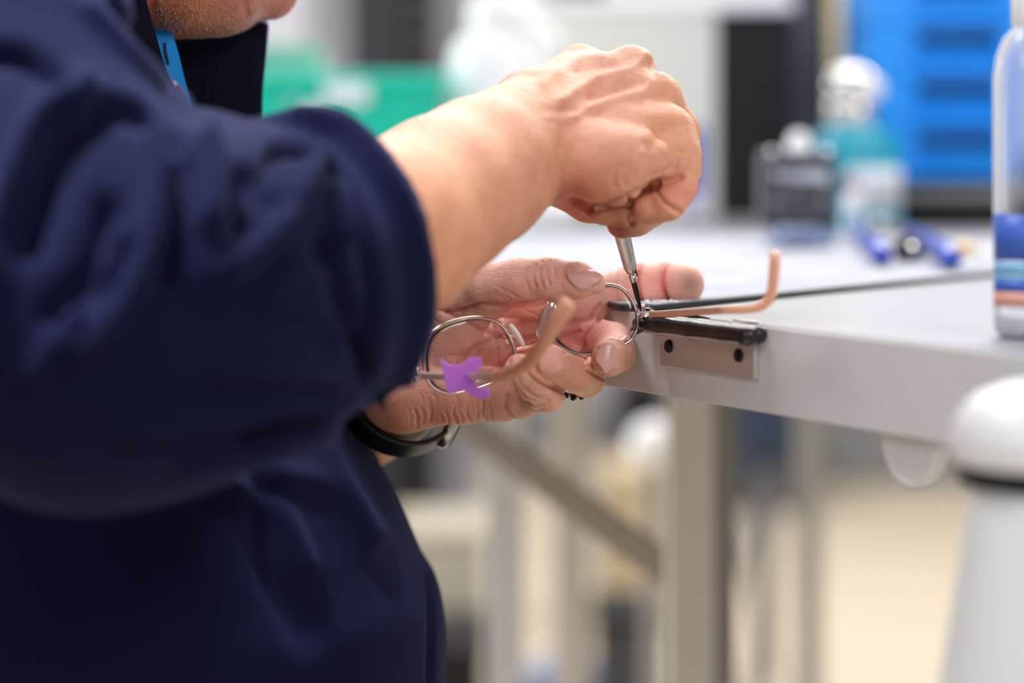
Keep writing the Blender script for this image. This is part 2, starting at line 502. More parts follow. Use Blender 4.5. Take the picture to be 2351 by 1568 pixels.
def normals(V, Q):
    n = np.cross(V[Q[:, 2]] - V[Q[:, 0]], V[Q[:, 3]] - V[Q[:, 1]])
    N = np.zeros_like(V)
    for k in range(4):
        for c in range(3):
            N[:, c] += np.bincount(Q[:, k], n[:, c], len(V))
    return N / (np.linalg.norm(N, axis=1, keepdims=True) + 1e-12)


def smooth_mesh(V, Q, it=2, lam=0.5):
    for _ in range(it):
        S = np.zeros_like(V); c = np.zeros(len(V))
        for k in range(4):
            a, b = Q[:, k], Q[:, (k + 1) % 4]
            for d in range(3):
                S[:, d] += np.bincount(a, V[b, d], len(V)) + np.bincount(b, V[a, d], len(V))
            c += np.bincount(a, minlength=len(V)) + np.bincount(b, minlength=len(V))
        V = V + lam * (S / np.maximum(c, 1)[:, None] - V)
    return V


def pix(V):
    return np.stack([CX + F * V[:, 0] / V[:, 1], HY - F * (V[:, 2] - CZ) / V[:, 1]], 1)


def polydist(p, poly):
    d = np.full(len(p), 1e9)
    for a, b in zip(poly[:-1], poly[1:]):
        a = np.array(a, float); b = np.array(b, float); e = b - a
        t = np.clip(((p - a) @ e) / (e @ e + 1e-9), 0, 1)
        d = np.minimum(d, np.linalg.norm(p - (a + t[:, None] * e), axis=1))
    return d


def sculpt(V, Q, strokes, yr=(0, 9), back=-0.05):
    """press (negative) or raise (positive) soft strokes: (polyline, width px, height mm)"""
    N = normals(V, Q); p = pix(V)
    front = np.clip((-N[:, 1] - back) * 3, 0, 1) * (V[:, 1] > yr[0]) * (V[:, 1] < yr[1])
    h = np.zeros(len(V))
    for poly, w, a in strokes:
        poly = [(float(x), float(y)) for x, y in np.array([tuple(q[:2]) for q in spline([(x, y, 0) for x, y in poly], 6)])]
        h += a * 0.001 * np.exp(-(polydist(p, poly) / w) ** 2)
    return V + N * (h * front)[:, None]


def quad_object(name, V, Q, m, parent, color=None):
    me = bpy.data.meshes.new(name)
    me.vertices.add(len(V)); me.vertices.foreach_set('co', V.astype(np.float32).ravel())
    me.loops.add(len(Q) * 4); me.loops.foreach_set('vertex_index', Q.astype(np.int32).ravel())
    me.polygons.add(len(Q)); me.polygons.foreach_set('loop_start', (np.arange(len(Q)) * 4).astype(np.int32))
    me.update(calc_edges=True); me.validate()
    me.materials.append(M[m])
    if color is not None:
        at = me.color_attributes.new('tone', 'FLOAT_COLOR', 'POINT')
        at.data.foreach_set('color', np.concatenate([color, np.ones((len(V), 1))], 1).astype(np.float32).ravel())
    me.shade_smooth()
    o = bpy.data.objects.new(name, me); C.objects.link(o)
    if parent is not None: o.parent = parent
    return o


# ================================================================== SETTING
BX = -0.0   # bench frame: front edge runs from far left to near right
P0 = Vector((0.0808, 1.12, TOP))
U = Vector((0.462, -0.887, 0)).normalized()      # along the front edge, towards the right of the photo
NN = Vector((-U.y * -1, -U.x, 0)); NN = Vector((-0.887, -0.462, 0)).normalized()   # outwards from the front face


def B(s, n, z):
    return P0 + U * s + NN * n + Vector((0, 0, z))


tag(MB().box(-6, 6, -2, 8.2, -0.05, 0).build('floor', 'floor'), kind='structure')
tag(MB().box(-6, 6, 8.0, 8.15, 0, 3.2).build('wall_back', 'wall'), kind='structure')
tag(MB().box(-6, 6, 7.975, 8.0, 0, 0.16).build('baseboard_back', 'mid_grey'), kind='structure')
tag(MB().box(-0.95, -0.62, 3.65, 3.95, 0, 3.0).build('trim_1', 'lavender', bevel=0.01), kind='structure')

# ================================================================== WORKBENCH
bench = thing('workbench', 'long pale grey workbench with thick painted front edge in front of seated person', 'workbench')
f0, f1 = B(0.72, 0, 0), B(-2.02, 0, 0)
top_pts = [f0, f1, Vector((1.7, f1.y, TOP)), Vector((1.7, f0.y, TOP))]
mb = MB(); mb.prism([p - Vector((0, 0, 0.036)) for p in top_pts], (0, 0, 0.036)); mb.build('worktop', 'bench_top', bench, bevel=0.0012)
mb = MB(); mb.obox(B(-0.65, 0.0011, -0.0195), U * 1.37, NN * 0.0010, Vector((0, 0, 0.0188)))
mb.build('front_edging', 'bench_face', bench, bevel=0.0006)
for name_, px0, px1, Y, col in (('leg', 1118, 1202, 2.15, 'leg_white'), ('leg', 1272, 1352, 2.75, 'leg_beige'), ('leg', 1536, 1640, 1.80, 'leg_beige')):
    a = P(px0, 900, Y); b = P(px1, 900, Y)
    mb = MB(); mb.box(a.x, b.x, Y, Y + (b.x - a.x) * 1.0, 0.03, TOP - 0.036); mb.build(name_, col, bench, bevel=0.002)
    mb = MB(); mb.lathe(((a.x + b.x) / 2, Y + (b.x - a.x) / 2, 0.0), [(0.024, 0), (0.026, 0.006), (0.012, 0.012), (0.012, 0.031)]); mb.build('foot', 'black', bench)
a = P(1640, 900, 1.81); mb = MB(); mb.box(a.x, a.x + 0.016, 1.812, 1.85, 0.05, TOP - 0.036); mb.build('leg_shade_strip', 'leg_grey', bench, bevel=0.001)  # grey strip stands in for the shaded side of this leg
mb = MB(); mb.bar(P(1040, 950, 2.05), P(1665, 1405, 1.83), 0.026, 0.012); mb.build('brace', 'brace', bench, bevel=0.002)
mb = MB(); mb.box(P(1118, 0, 2.2).x, P(1540, 0, 2.2).x, 2.19, 2.215, TOP - 0.095, TOP - 0.036); mb.build('cross_rail', 'leg_beige', bench, bevel=0.002)

# round grey mount under the edge at the right
ct = B(0.160, -0.012, -0.0420)
mb = MB(); mb.lathe(ct, [(0.0170, -0.003), (0.0188, -0.001), (0.0190, 0.004), (0.0170, 0.0055), (0.0165, 0.0048), (0.006, 0.0045)], 48, NN)
tag(mb.build('round_mount', 'leg_white', bench), 'rounded pale grey mount under the edge')
# paper-covered mat
mt = thing('bench_mat', 'white printed paper sheet mat with black rubber edge lying on the bench', 'mat')
def topat(px, py, dz=0.0):
    Y = (CZ - TOP - dz) * F / (py - HY); q = P(px, py, Y); return q
mpts = [topat(1372, 704), topat(1420, 712), topat(1500, 714.5), topat(1700, 694.6), topat(2281, 636.4), topat(2700, 594), topat(2330, 556), topat(600, 548), topat(560, 600)]
mpts = [Vector((p.x, p.y, TOP + 0.0004)) for p in mpts]
mb = MB(); mb.prism(mpts, (0, 0, 0.0024)); mb.build('rubber_backing', 'rubber', mt, bevel=0.0004)
ins = [Vector((p.x, p.y, TOP + 0.00285)) for p in mpts]
cen = sum(ins, Vector()) / len(ins)
ins = [p + (cen - p).normalized() * 0.0022 for p in ins]
mb = MB(); mb.prism(ins, (0, 0, 0.0005)); mb.build('paper_sheet', 'paper', mt)
rnd = random.Random(5)
mb = MB()   # torn white flakes at the corner of the sheet
for k in range(26):
    px_ = rnd.uniform(1478, 1552); q = topat(px_, 709 + rnd.uniform(-3, 4)); r_ = rnd.uniform(0.0004, 0.0012)
    an = [rnd.uniform(0, 6.28) for _ in range(4)]; an.sort()
    mb.prism([Vector((q.x + r_ * 1.6 * math.cos(t), q.y + r_ * math.sin(t), TOP + 0.0034 + rnd.uniform(0, 0.0008))) for t in an], (0, 0, 0.0002))
o = mb.build('torn_flakes', 'white_soft', mt, smooth=False); o['kind'] = 'stuff'

# bench pin: aluminium bracket screwed on the face and black leather-covered pad
pin = thing('bench_pin', 'black padded bench pin on an aluminium bracket screwed to the bench edge', 'bench pin')
mb = MB(); mb.obox(B(0.0245, 0.0036, -0.0155), U * 0.0400, NN * 0.0014, Vector((0, 0, 0.0085))); mb.build('bracket', 'alu', pin, bevel=0.0004)
mb = MB(); mb.obox(B(0.0245, 0.008, -0.0075), U * 0.0400, NN * 0.006, Vector((0, 0, 0.0008))); mb.build('bracket_shelf', 'alu', pin, bevel=0.0003)
for s_ in (-0.0070, 0.0525):
    mb = MB(); mb.lathe(B(s_, 0.0048, -0.0142), [(0.0030, 0.0), (0.0031, 0.0008), (0.0026, 0.0016), (0.0012, 0.0019)], 24, NN)
    o = mb.build('screw', 'black_screw', pin)
    r2 = MB()
    for a_ in (0.6, 0.6 + math.pi / 2):
        d_ = (U * math.cos(a_) + Vector((0, 0, 1)) * math.sin(a_)); e_ = NN.cross(d_)
        r2.obox(B(s_, 0.0048, -0.0142) + NN * 0.00185, d_ * 0.0016, e_ * 0.00035, NN * 0.0002)
    r2.build('cross_recess', 'rubber', o)
# pad as a soft sculpted slab
lo = np.minimum.reduce([np.array(B(s, n, z)) for s in (-0.05, 0.09) for n in (0, 0.03) for z in (-0.02, 0.01)])
hi = np.maximum.reduce([np.array(B(s, n, z)) for s in (-0.05, 0.09) for n in (0, 0.03) for z in (-0.02, 0.01)])
fl = Field(lo, hi, 0.0008)
prof_ = [(-0.026, 0.0030), (-0.018, 0.0042), (-0.004, 0.0046), (0.010, 0.0043), (0.022, 0.0046), (0.036, 0.0043), (0.050, 0.0045), (0.068, 0.0044)]
for (s1, r1), (s2, r2) in zip(prof_[:-1], prof_[1:]):
    fl.cone(B(s1, 0.0105, -0.0045), B(s2, 0.0105, -0.0045), r1, r2, 0.0004)
    fl.cone(B(s1, 0.0055, -0.0040), B(s2, 0.0055, -0.0040), r1 * .97, r2 * .97, 0.0004)
fl.cone(B(-0.026, 0.010, -0.0045), B(-0.031, 0.012, -0.0085), 0.0028, 0.0006, 0.001)
fl.cone(B(-0.023, 0.010, -0.0065), B(-0.029, 0.013, -0.0115), 0.0020, 0.0004, 0.001)
fl.cone(B(-0.026, 0.008, -0.0035), B(-0.033, 0.008, -0.0030), 0.0022, 0.0008, 0.001)
V_, Q_ = fl.mesh(); V_ = smooth_mesh(V_, Q_, 4)
quad_object('leather_pad', V_, Q_, 'leather', pin)
mb = MB(); mb.tube([B(-0.002 , 0.003, 0.0008), B(0.010, 0.0042, 0.0010), B(0.026, 0.0035, 0.0006)], [0.0004, 0.0009, 0.0003]); mb.build('adhesive_strip', 'rubber', pin)
mb = MB(); mb.prism([B(0.041, 0.001, 0.0004), B(0.052, 0.004, 0.0006), B(0.062, 0.001, 0.0004), B(0.055, -0.003, 0.0004)], (0, 0, 0.0008))
tag(mb.build('paper_scrap', 'white_soft'), 'tiny white paper scrap on the bench edge behind the black pad', 'scrap')

# ================================================================== PERSON
person = thing('person', 'person in a navy work jacket tightening spectacles with a small screwdriver', 'person')
parts_V, parts_Q, parts_col = [], [], []


def add_body(V, Q, col):
    o = sum(len(v) for v in parts_V)
    parts_V.append(V); parts_Q.append(Q + o); parts_col.append(col)


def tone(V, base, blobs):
    """skin colour: base colour with patches (px, py, radius, colour, amount)"""
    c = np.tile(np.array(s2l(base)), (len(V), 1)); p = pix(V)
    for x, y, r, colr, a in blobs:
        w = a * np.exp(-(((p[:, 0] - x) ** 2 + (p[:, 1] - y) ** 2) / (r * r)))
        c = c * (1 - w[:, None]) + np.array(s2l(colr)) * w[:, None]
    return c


# ---- left hand (palm up, behind the spectacles)
def grid_for(px0, px1, py0, py1, y0, y1, h):
    pts = np.array([P(px, py, y) for px in (px0, px1) for py in (py0, py1) for y in (y0, y1)])
    return Field(pts.min(0), pts.max(0), h)


L = grid_for(830, 1650, 570, 1060, 1.06, 1.27, 0.0005)
kp = 0.007
# palm
for m_ in ([(905, 880, 1.165, 62), (1330, 702, 1.183, 50)], [(905, 890, 1.168, 62), (1335, 762, 1.178, 48)], [(905, 905, 1.165, 60), (1285, 828, 1.172, 44)],
           [(905, 910, 1.16, 62), (1195, 905, 1.152, 46)]):
    L.chain(m_, kp)
L.chain([(950, 820, 1.166, 86), (1040, 735, 1.150, 70), (1120, 668, 1.130, 56), (1180, 648, 1.120, 52)], kp)   # thenar
L.chain([(940, 900, 1.152, 72), (1050, 904, 1.146, 64), (1150, 905, 1.142, 56), (1195, 908, 1.144, 47)], kp)   # hypothenar
L.chain([(1150, 690, 1.150, 40), (1330, 690, 1.182, 44)], kp)   # web
L.chain([(1335, 695, 1.182, 48), (1460, 656, 1.192, 48)], kp)   # index proximal
L.chain([(1335, 768, 1.176, 46), (1402, 780, 1.160, 41)], 0.004)
L.chain([(1290, 828, 1.170, 44), (1345, 868, 1.140, 42)], 0.004)
L.chain([(1195, 905, 1.150, 45), (1255, 905, 1.122, 39)], 0.004)
# wrist and forearm stub
L.chain([(945, 895, 1.160, 80), (900, 925, 1.20, 92), (830, 960, 1.28, 100)], 0.012)
fingers = (
    [(1120, 664, 1.124, 55), (1200, 646, 1.116, 53), (1262, 640, 1.111, 48), (1325, 644, 1.108, 42), (1364, 650, 1.107, 27)],
    [(1410, 672, 1.188, 48), (1465, 654, 1.192, 50), (1500, 651, 1.196, 47), (1530, 651, 1.198, 48), (1570, 653, 1.202, 47)],
    [(1370, 776, 1.168, 42), (1408, 784, 1.156, 42), (1415, 810, 1.138, 44), (1399, 823, 1.120, 42)],
    [(1320, 850, 1.155, 42), (1345, 866, 1.140, 44), (1312, 857, 1.112, 42), (1263, 829, 1.096, 39)],
    [(1230, 908, 1.135, 40), (1256, 905, 1.120, 40), (1222, 882, 1.100, 38), (1190, 842, 1.089, 31)],
)
for fi, ch in enumerate(fingers):
    g = L.blank(); g.chain(ch, 0.0025); L.merge(g, 0.0012)
    del g
VL, QL = L.mesh(); VL = smooth_mesh(VL, QL, 3)
crease = [
    ([(1020, 715), (1080, 745), (1160, 775), (1230, 770), (1265, 745)], 5, -1.3),      # life line at the thumb
    ([(985, 705), (1040, 712), (1100, 700), (1180, 702), (1262, 693)], 6, -1.5),
    ([(1265, 745), (1310, 738), (1355, 728), (1378, 700)], 5, -1.3),
    ([(1090, 880), (1180, 815), (1240, 782), (1330, 760)], 5, -1.0),
    ([(1030, 850), (1080, 800), (1150, 770)], 4, -0.7),
    ([(1130, 735), (1145, 800), (1150, 870)], 4, -0.6),
    ([(1340, 805), (1342, 770), (1372, 735), (1400, 700)], 5, -1.3),
    ([(1470, 600), (1464, 650), (1474, 700)], 4.5, -1.6),                                # index joints
    ([(1533, 603), (1524, 640), (1527, 672), (1540, 700)], 4, -1.3),
    ([(1520, 605), (1517, 650), (1525, 698)], 3, -0.5),
    ([(1418, 612), (1412, 650), (1420, 700)], 3, -0.35),
    ([(1230, 608), (1222, 635), (1230, 660)], 4, -0.5),                                  # thumb joint
    ([(1245, 600), (1238, 630), (1246, 660)], 3.5, -0.5),
    ([(1262, 598), (1255, 625), (1262, 655)], 3.5, -0.45),
    ([(1277, 598), (1272, 615), (1276, 640)], 3, -0.35),
    ([(1215, 612), (1208, 640), (1215, 668)], 3, -0.35),
    ([(1168, 905), (1164, 935), (1180, 962)], 4, -1.3),                                  # little finger base folds
    ([(1110, 915), (1106, 945), (1112, 968)], 3.5, -0.7),
    ([(1075, 925), (1072, 950), (1080, 970)], 3, -0.5),
    ([(1045, 930), (1040, 950), (1048, 972)], 3, -0.5),
    ([(1190, 870), (1215, 905), (1260, 920)], 3, -0.5),
    ([(1212, 848), (1240, 878), (1300, 902)], 4, -1.8), ([(1312, 805), (1345, 822), (1352, 850), (1392, 872)], 4, -1.8),
    ([(1198, 905), (1225, 930), (1262, 925)], 3, -0.4),
    ([(1200, 920), (1225, 942), (1262, 936)], 2.5, -0.35),
    ([(1206, 890), (1235, 912), (1275, 908)], 2.5, -0.35),
    ([(1425, 775), (1440, 785), (1452, 800)], 3, -0.4),
    ([(1410, 772), (1430, 790), (1447, 815)], 3, -0.35),
]
rr = random.Random(11)
for k in range(34):    # fine hand wrinkles on thenar and heel
    x = rr.uniform(960, 1190); y = 640 + (1190 - x) * 0.33 + rr.uniform(-10, 60); l = rr.uniform(25, 60)
    crease.append(([(x, y), (x + l * 0.5, y + l * 0.32), (x + l, y + l * 0.55)], 2.2, -rr.uniform(0.1, 0.28)))
for k in range(30):
    x = rr.uniform(930, 1190); y = rr.uniform(905, 965); l = rr.uniform(15, 40)
    crease.append(([(x, y), (x + l * 0.2, y + l * 0.5), (x + l * 0.15, y + l)], 2.2, -rr.uniform(0.12, 0.35)))
for k in range(22):
    x = rr.uniform(1010, 1300); y = rr.uniform(740, 880); l = rr.uniform(20, 60); a = rr.uniform(-1.2, 0.2)
    crease.append(([(x, y), (x + l * math.cos(a), y + l * math.sin(a))], 2.2, -rr.uniform(0.1, 0.25)))
VL = sculpt(VL, QL, [(p_, max(w_, 3.0), a_ * 1.5) for p_, w_, a_ in crease], back=-0.3)
VL = sculpt(VL, QL, [([(1325, 606), (1295, 618), (1296, 638), (1330, 653), (1372, 652)], 4, -0.5),
                     ([(1372, 800), (1370, 838), (1384, 856), (1412, 852)], 4, -0.6)], back=-0.3)
def redden(V, c, lines, w, colr, amt):
    p = pix(V)
    for ln in lines:
        k = amt * np.exp(-(polydist(p, ln) / w) ** 2); c = c * (1 - k[:, None]) + np.array(s2l(colr)) * k[:, None]
    return c


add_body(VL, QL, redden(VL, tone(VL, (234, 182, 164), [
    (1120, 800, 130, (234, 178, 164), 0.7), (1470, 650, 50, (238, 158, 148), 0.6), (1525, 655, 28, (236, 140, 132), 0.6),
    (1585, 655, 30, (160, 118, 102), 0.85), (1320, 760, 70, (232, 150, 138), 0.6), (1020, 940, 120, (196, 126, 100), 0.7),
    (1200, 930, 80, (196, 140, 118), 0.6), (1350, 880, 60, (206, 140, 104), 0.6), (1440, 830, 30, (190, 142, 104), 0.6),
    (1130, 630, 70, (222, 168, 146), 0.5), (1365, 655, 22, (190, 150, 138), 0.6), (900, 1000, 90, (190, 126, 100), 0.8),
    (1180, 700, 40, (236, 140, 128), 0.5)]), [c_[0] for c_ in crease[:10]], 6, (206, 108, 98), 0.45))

# ---- right hand and wrist (fist round the screwdriver)
Rf = grid_for(1080, 1640, 60, 580, 0.99, 1.19, 0.0010)
kr = 0.010
Rf.chain([(1100, 395, 1.045, 168), (1235, 308, 1.09, 142)], kr)
for m_ in ([(1235, 262, 1.10, 95), (1330, 158, 1.135, 56)], [(1240, 270, 1.10, 95), (1448, 160, 1.125, 55)],
           [(1250, 290, 1.095, 100), (1500, 226, 1.112, 62)], [(1255, 330, 1.085, 100), (1528, 312, 1.094, 66)]):
    Rf.chain(m_, kr)
Rf.chain([(1280, 360, 1.078, 88), (1400, 380, 1.064, 84), (1474, 362, 1.068, 66)], kr)    # thumb-side mass
Rf.chain([(1282, 392, 1.10, 75), (1340, 420, 1.115, 70)], kr)
Rf.chain([(1400, 430, 1.135, 50), (1500, 440, 1.140, 52), (1450, 480, 1.135, 40)], 0.003)
Rf.chain([(1528, 312, 1.094, 66), (1545, 360, 1.088, 60), (1546, 425, 1.084, 57)], 0.006)           # index proximal
Rf.chain([(1505, 228, 1.112, 56), (1560, 300, 1.120, 44), (1570, 390, 1.125, 42)], 0.004)
Rf.chain([(1330, 158, 1.135, 50), (1420, 260, 1.155, 46), (1420, 400, 1.150, 44)], 0.004)
Rf.chain([(1448, 160, 1.125, 50), (1520, 260, 1.145, 44), (1520, 400, 1.150, 44)], 0.004)
Rf.chain([(1270, 420, 1.100, 42), (1350, 466, 1.112, 40), (1400, 480, 1.112, 36)], 0.005)       # under side
for ch in ([(1546, 425, 1.084, 56), (1530, 458, 1.082, 48), (1490, 478, 1.084, 38)],
           [(1515, 462, 1.090, 32), (1486, 470, 1.082, 33), (1474, 474, 1.079, 29)],
           [(1340, 450, 1.092, 38), (1385, 480, 1.085, 34), (1430, 498, 1.084, 27)],
           [(1500, 480, 1.11, 40), (1460, 500, 1.105, 40), (1428, 512, 1.100, 36)]):
    g = Rf.blank(); g.chain(ch, 0.003); Rf.merge(g, 0.0015)
VR, QR = Rf.mesh(); VR = smooth_mesh(VR, QR, 2)
VR = sculpt(VR, QR, [
    ([(1250, 190), (1300, 150), (1340, 130), (1380, 128)], 14, 1.5), ([(1290, 230), (1370, 180), (1450, 160), (1480, 130)], 12, 2.0),
    ([(1310, 270), (1400, 230), (1470, 215)], 12, 1.6), ([(1330, 160), (1410, 150)], 12, -1.5), ([(1360, 220), (1440, 195), (1475, 185)], 12, -2.0),
    ([(1500, 165), (1495, 150)], 12, -1.5), ([(1352, 480), (1400, 470), (1450, 449), (1505, 424)], 6, -4.5),
    ([(1490, 432), (1530, 416), (1565, 406)], 8, -3.5), ([(1448, 462), (1446, 490), (1452, 515)], 6, -2.5), ([(1505, 440), (1530, 470), (1560, 488)], 6, -1.6),
    ([(1420, 380), (1408, 405), (1412, 430)], 8, -0.8), ([(1440, 375), (1432, 400), (1436, 425)], 7, -0.7),
    ([(1455, 380), (1470, 350)], 10, 0.8), ([(1520, 300), (1500, 330)], 20, -2.0), ([(1562, 350), (1545, 385), (1500, 405)], 8, -1.0),
    ([(1250, 250), (1300, 255), (1370, 262)], 12, -0.8), ([(1280, 300), (1275, 320)], 26, -1.5), ([(1240, 460), (1300, 455), (1350, 475)], 10, -1.8)], back=-0.4)
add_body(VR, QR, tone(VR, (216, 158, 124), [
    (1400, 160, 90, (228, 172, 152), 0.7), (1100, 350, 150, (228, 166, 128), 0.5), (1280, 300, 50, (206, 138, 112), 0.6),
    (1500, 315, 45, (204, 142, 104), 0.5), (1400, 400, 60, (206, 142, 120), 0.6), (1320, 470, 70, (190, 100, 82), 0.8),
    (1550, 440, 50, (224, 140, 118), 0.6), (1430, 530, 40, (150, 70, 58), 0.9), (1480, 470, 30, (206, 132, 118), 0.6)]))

# ---- right forearm up to the shoulder, left arm, torso core, neck and head (coarser grid)
Bd = grid_for(-700, 1330, -900, 1700, 0.80, 1.5, 0.0045)
Bd.chain([(1235, 308, 1.09, 138), (1100, 395, 1.045, 164), (1010, 452, 1.018, 178), (900, 530, 0.99, 200), (560, 640, 0.92, 250), (240, 800, 0.87, 290)], 0.01)
Bd.chain([(240, 800, 0.87, 290), (40, 300, 0.90, 250), (-150, -150, 0.98, 240)], 0.02)
Bd.chain([(900, 925, 1.20, 90), (830, 960, 1.28, 98), (600, 980, 1.38, 160), (300, 900, 1.45, 200), (100, 300, 1.42, 200), (40, 60, 1.40, 200)], 0.02)
for z0, z1 in ((-150, 1500),):
    for y_ in (1.12, 1.22, 1.32):
        Bd.chain([(-60, 250, y_, 200), (100, 700, y_, 300), (250, 1500, y_, 380)], 0.04)
Bd.chain([(-60, 250, 1.22, 170), (140, -20, 1.24, 160), (290, -140, 1.225, 150)], 0.02)      # neck
VB, QB = Bd.mesh(); VB = smooth_mesh(VB, QB, 2)
add_body(VB, QB, tone(VB, (212, 152, 118), [(1000, 500, 200, (226, 164, 124), 0.5), (1050, 300, 90, (240, 192, 166), 0.4)]))

# head: finer grid, chin is in the picture
Hd = grid_for(-120, 720, -760, 110, 1.08, 1.34, 0.0012)
hc = P(400, -330, 1.21)
Hd.ellip(P(330, -420, 1.21), (0.092, 0.074, 0.085), 0.02)
Hd.chain([(430, -120, 1.205, 150), (360, -300, 1.21, 270)], 0.02)
Hd.chain([(300, -90, 1.17, 130), (420, -62, 1.178, 122), (500, -52, 1.192, 115), (540, -40, 1.21, 92)], 0.012)   # near jaw
Hd.chain([(330, -90, 1.25, 130), (500, -50, 1.225, 110)], 0.012)
Hd.chain([(360, -40, 1.19, 100), (400, -25, 1.20, 92), (500, -20, 1.205, 85)], 0.012)
Hd.chain([(200, -60, 1.21, 190), (340, -40, 1.21, 118)], 0.012)
g = Hd.blank(); g.chain([(604, -22, 1.205, 66), (620, -14, 1.208, 60)], 0.003); g.chain([(600, -90, 1.207, 56), (620, -30, 1.207, 54)], 0.006); Hd.merge(g, 0.0030)
g = Hd.blank(); g.chain([(600, -120, 1.21, 40), (640, -125, 1.21, 26)], 0.003); Hd.merge(g, 0.003)
Hd.chain([(600, -165, 1.21, 36), (652, -168, 1.21, 26)], 0.003)
Hd.chain([(600, -370, 1.21, 30), (690, -230, 1.21, 40)], 0.008)
Hd.chain([(560, -400, 1.21, 60), (600, -410, 1.19, 34), (590, -410, 1.165, 30)], 0.008)
Hd.ellip(P(330, -300, 1.132), (0.014, 0.006, 0.03), 0.003)
VH, QH = Hd.mesh(); VH = smooth_mesh(VH, QH, 1)
VH = sculpt(VH, QH, [([(562, -40), (560, 0), (568, 35)], 8, -1.2), ([(345, -10), (352, 20), (372, 70)], 10, -0.8)], back=-0.4)
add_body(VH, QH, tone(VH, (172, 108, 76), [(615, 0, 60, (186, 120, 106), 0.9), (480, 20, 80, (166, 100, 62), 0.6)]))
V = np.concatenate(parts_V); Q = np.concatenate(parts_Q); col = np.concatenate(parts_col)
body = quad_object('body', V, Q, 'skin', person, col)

# stubble on chin and jaw
Nh = normals(VH, QH); ph = pix(VH)
cand = np.where((ph[:, 1] > -60) & (ph[:, 0] > 360) & (Nh[:, 1] < 0.45))[0]
rg = np.random.RandomState(3); cand = rg.choice(cand, min(7000, len(cand)), replace=False)
mb = MB()
for i in cand:
    a = Vector(VH[i]) + Vector(rg.uniform(-.0006, .0006, 3)); n = Vector(Nh[i]); t = (n + Vector((0.5, -0.1, -0.5)) + Vector(rg.uniform(-.4, .4, 3))).normalized()
    e = t.orthogonal().normalized() * 0.00007; f = t.cross(e)
    tip = a + t * rg.uniform(0.0006, 0.0012)
    a = a - n * 0.0002
    o = len(mb.v); mb.v += [tuple(a + e), tuple(a - e * .5 + f * .87), tuple(a - e * .5 - f * .87), tuple(tip)]
    mb.f += [(o, o + 1, o + 3), (o + 1, o + 2, o + 3), (o + 2, o, o + 3)]
o = mb.build('stubble', 'stubble', person, smooth=False); o['kind'] = 'stuff'; o['label'] = 'short pale stubble on chin and jaw'
# hair cap
Hh = grid_for(-220, 620, -900, -380, 1.08, 1.34, 0.004)
Hh.ellip(P(310, -455, 1.21), (0.092, 0.080, 0.080), 0.01)
VH2, QH2 = Hh.mesh(); quad_object('hair', VH2, QH2, 'hair', person)


def nail(name, c, axis, normal, ln, wd, curv, m, label=None):
    c = Vector(c); a = Vector(axis).normalized(); n = Vector(normal); n = (n - a * n.dot(a)).normalized(); s = a.cross(n)
    nu, nv = 14, 12; vs = []; fs = []
    for lay in (0.0003, -0.0009):
        for i in range(nu + 1):
            for j in range(nv + 1):
                u = -1 + 2 * i / nu; v = -1 + 2 * j / nv
                # square to superellipse
                uu = u * (1 - 0.34 * v * v); vv = v * (1 - (0.30 if u < 0 else 0.62) * abs(u) ** 2.4)
                p = c + a * uu * ln / 2 + s * vv * wd / 2 + n * (lay - curv * vv * vv - 0.0006 * uu * uu)
                vs.append(p)
    K = (nu + 1) * (nv + 1)
    idx = lambda i, j: i * (nv + 1) + j
    for i in range(nu):
        for j in range(nv):
            fs.append((idx(i, j), idx(i + 1, j), idx(i + 1, j + 1), idx(i, j + 1)))
            fs.append((K + idx(i, j), K + idx(i, j + 1), K + idx(i + 1, j + 1), K + idx(i + 1, j)))
    ring = [idx(i, 0) for i in range(nu + 1)] + [idx(nu, j) for j in range(1, nv + 1)] + [idx(i, nv) for i in range(nu - 1, -1, -1)] + [idx(0, j) for j in range(nv - 1, 0, -1)]
    for k in range(len(ring)):
        a_, b_ = ring[k], ring[(k + 1) % len(ring)]; fs.append((a_, K + a_, K + b_, b_))
    o = MB().add(vs, fs).build(name, m, person)
    return o


nail('fingernail', P(1343, 630, 1.0995), (1, -0.05, -0.14), (0.05, -0.75, 0.64), 0.0165, 0.0118, 0.0034, 'nail_grey')
nail('fingernail', P(1398, 824, 1.1108), (-0.22, -0.25, -1), (0.30, -0.95, 0.1), 0.0132, 0.0112, 0.0024, 'nail_grey')
nail('fingernail', P(1264, 829, 1.0878), (-0.75, -0.3, 0.45), (0.05, -0.95, 0.1), 0.0125, 0.0110, 0.0026, 'nail')
nail('fingernail', P(1192, 842, 1.0828), (-0.55, -0.2, 0.85), (0.10, -0.95, 0.05), 0.0100, 0.0078, 0.0020, 'nail')
nail('fingernail', P(1593, 654, 1.2110), (1, 0.12, -0.05), (0.25, 0.9, -0.1), 0.0090, 0.0125, 0.0028, 'brass')
nail('fingernail', P(1396, 489, 1.0790), (0.9, 0.1, -0.40), (-0.10, -0.95, -0.2), 0.0135, 0.0072, 0.0022, 'nail_shade')

# ------------------------------------------------------------------ jacket (clothing of the person)
J = grid_for(-620, 1075, -560, 1700, 0.72, 1.50, 0.0034)
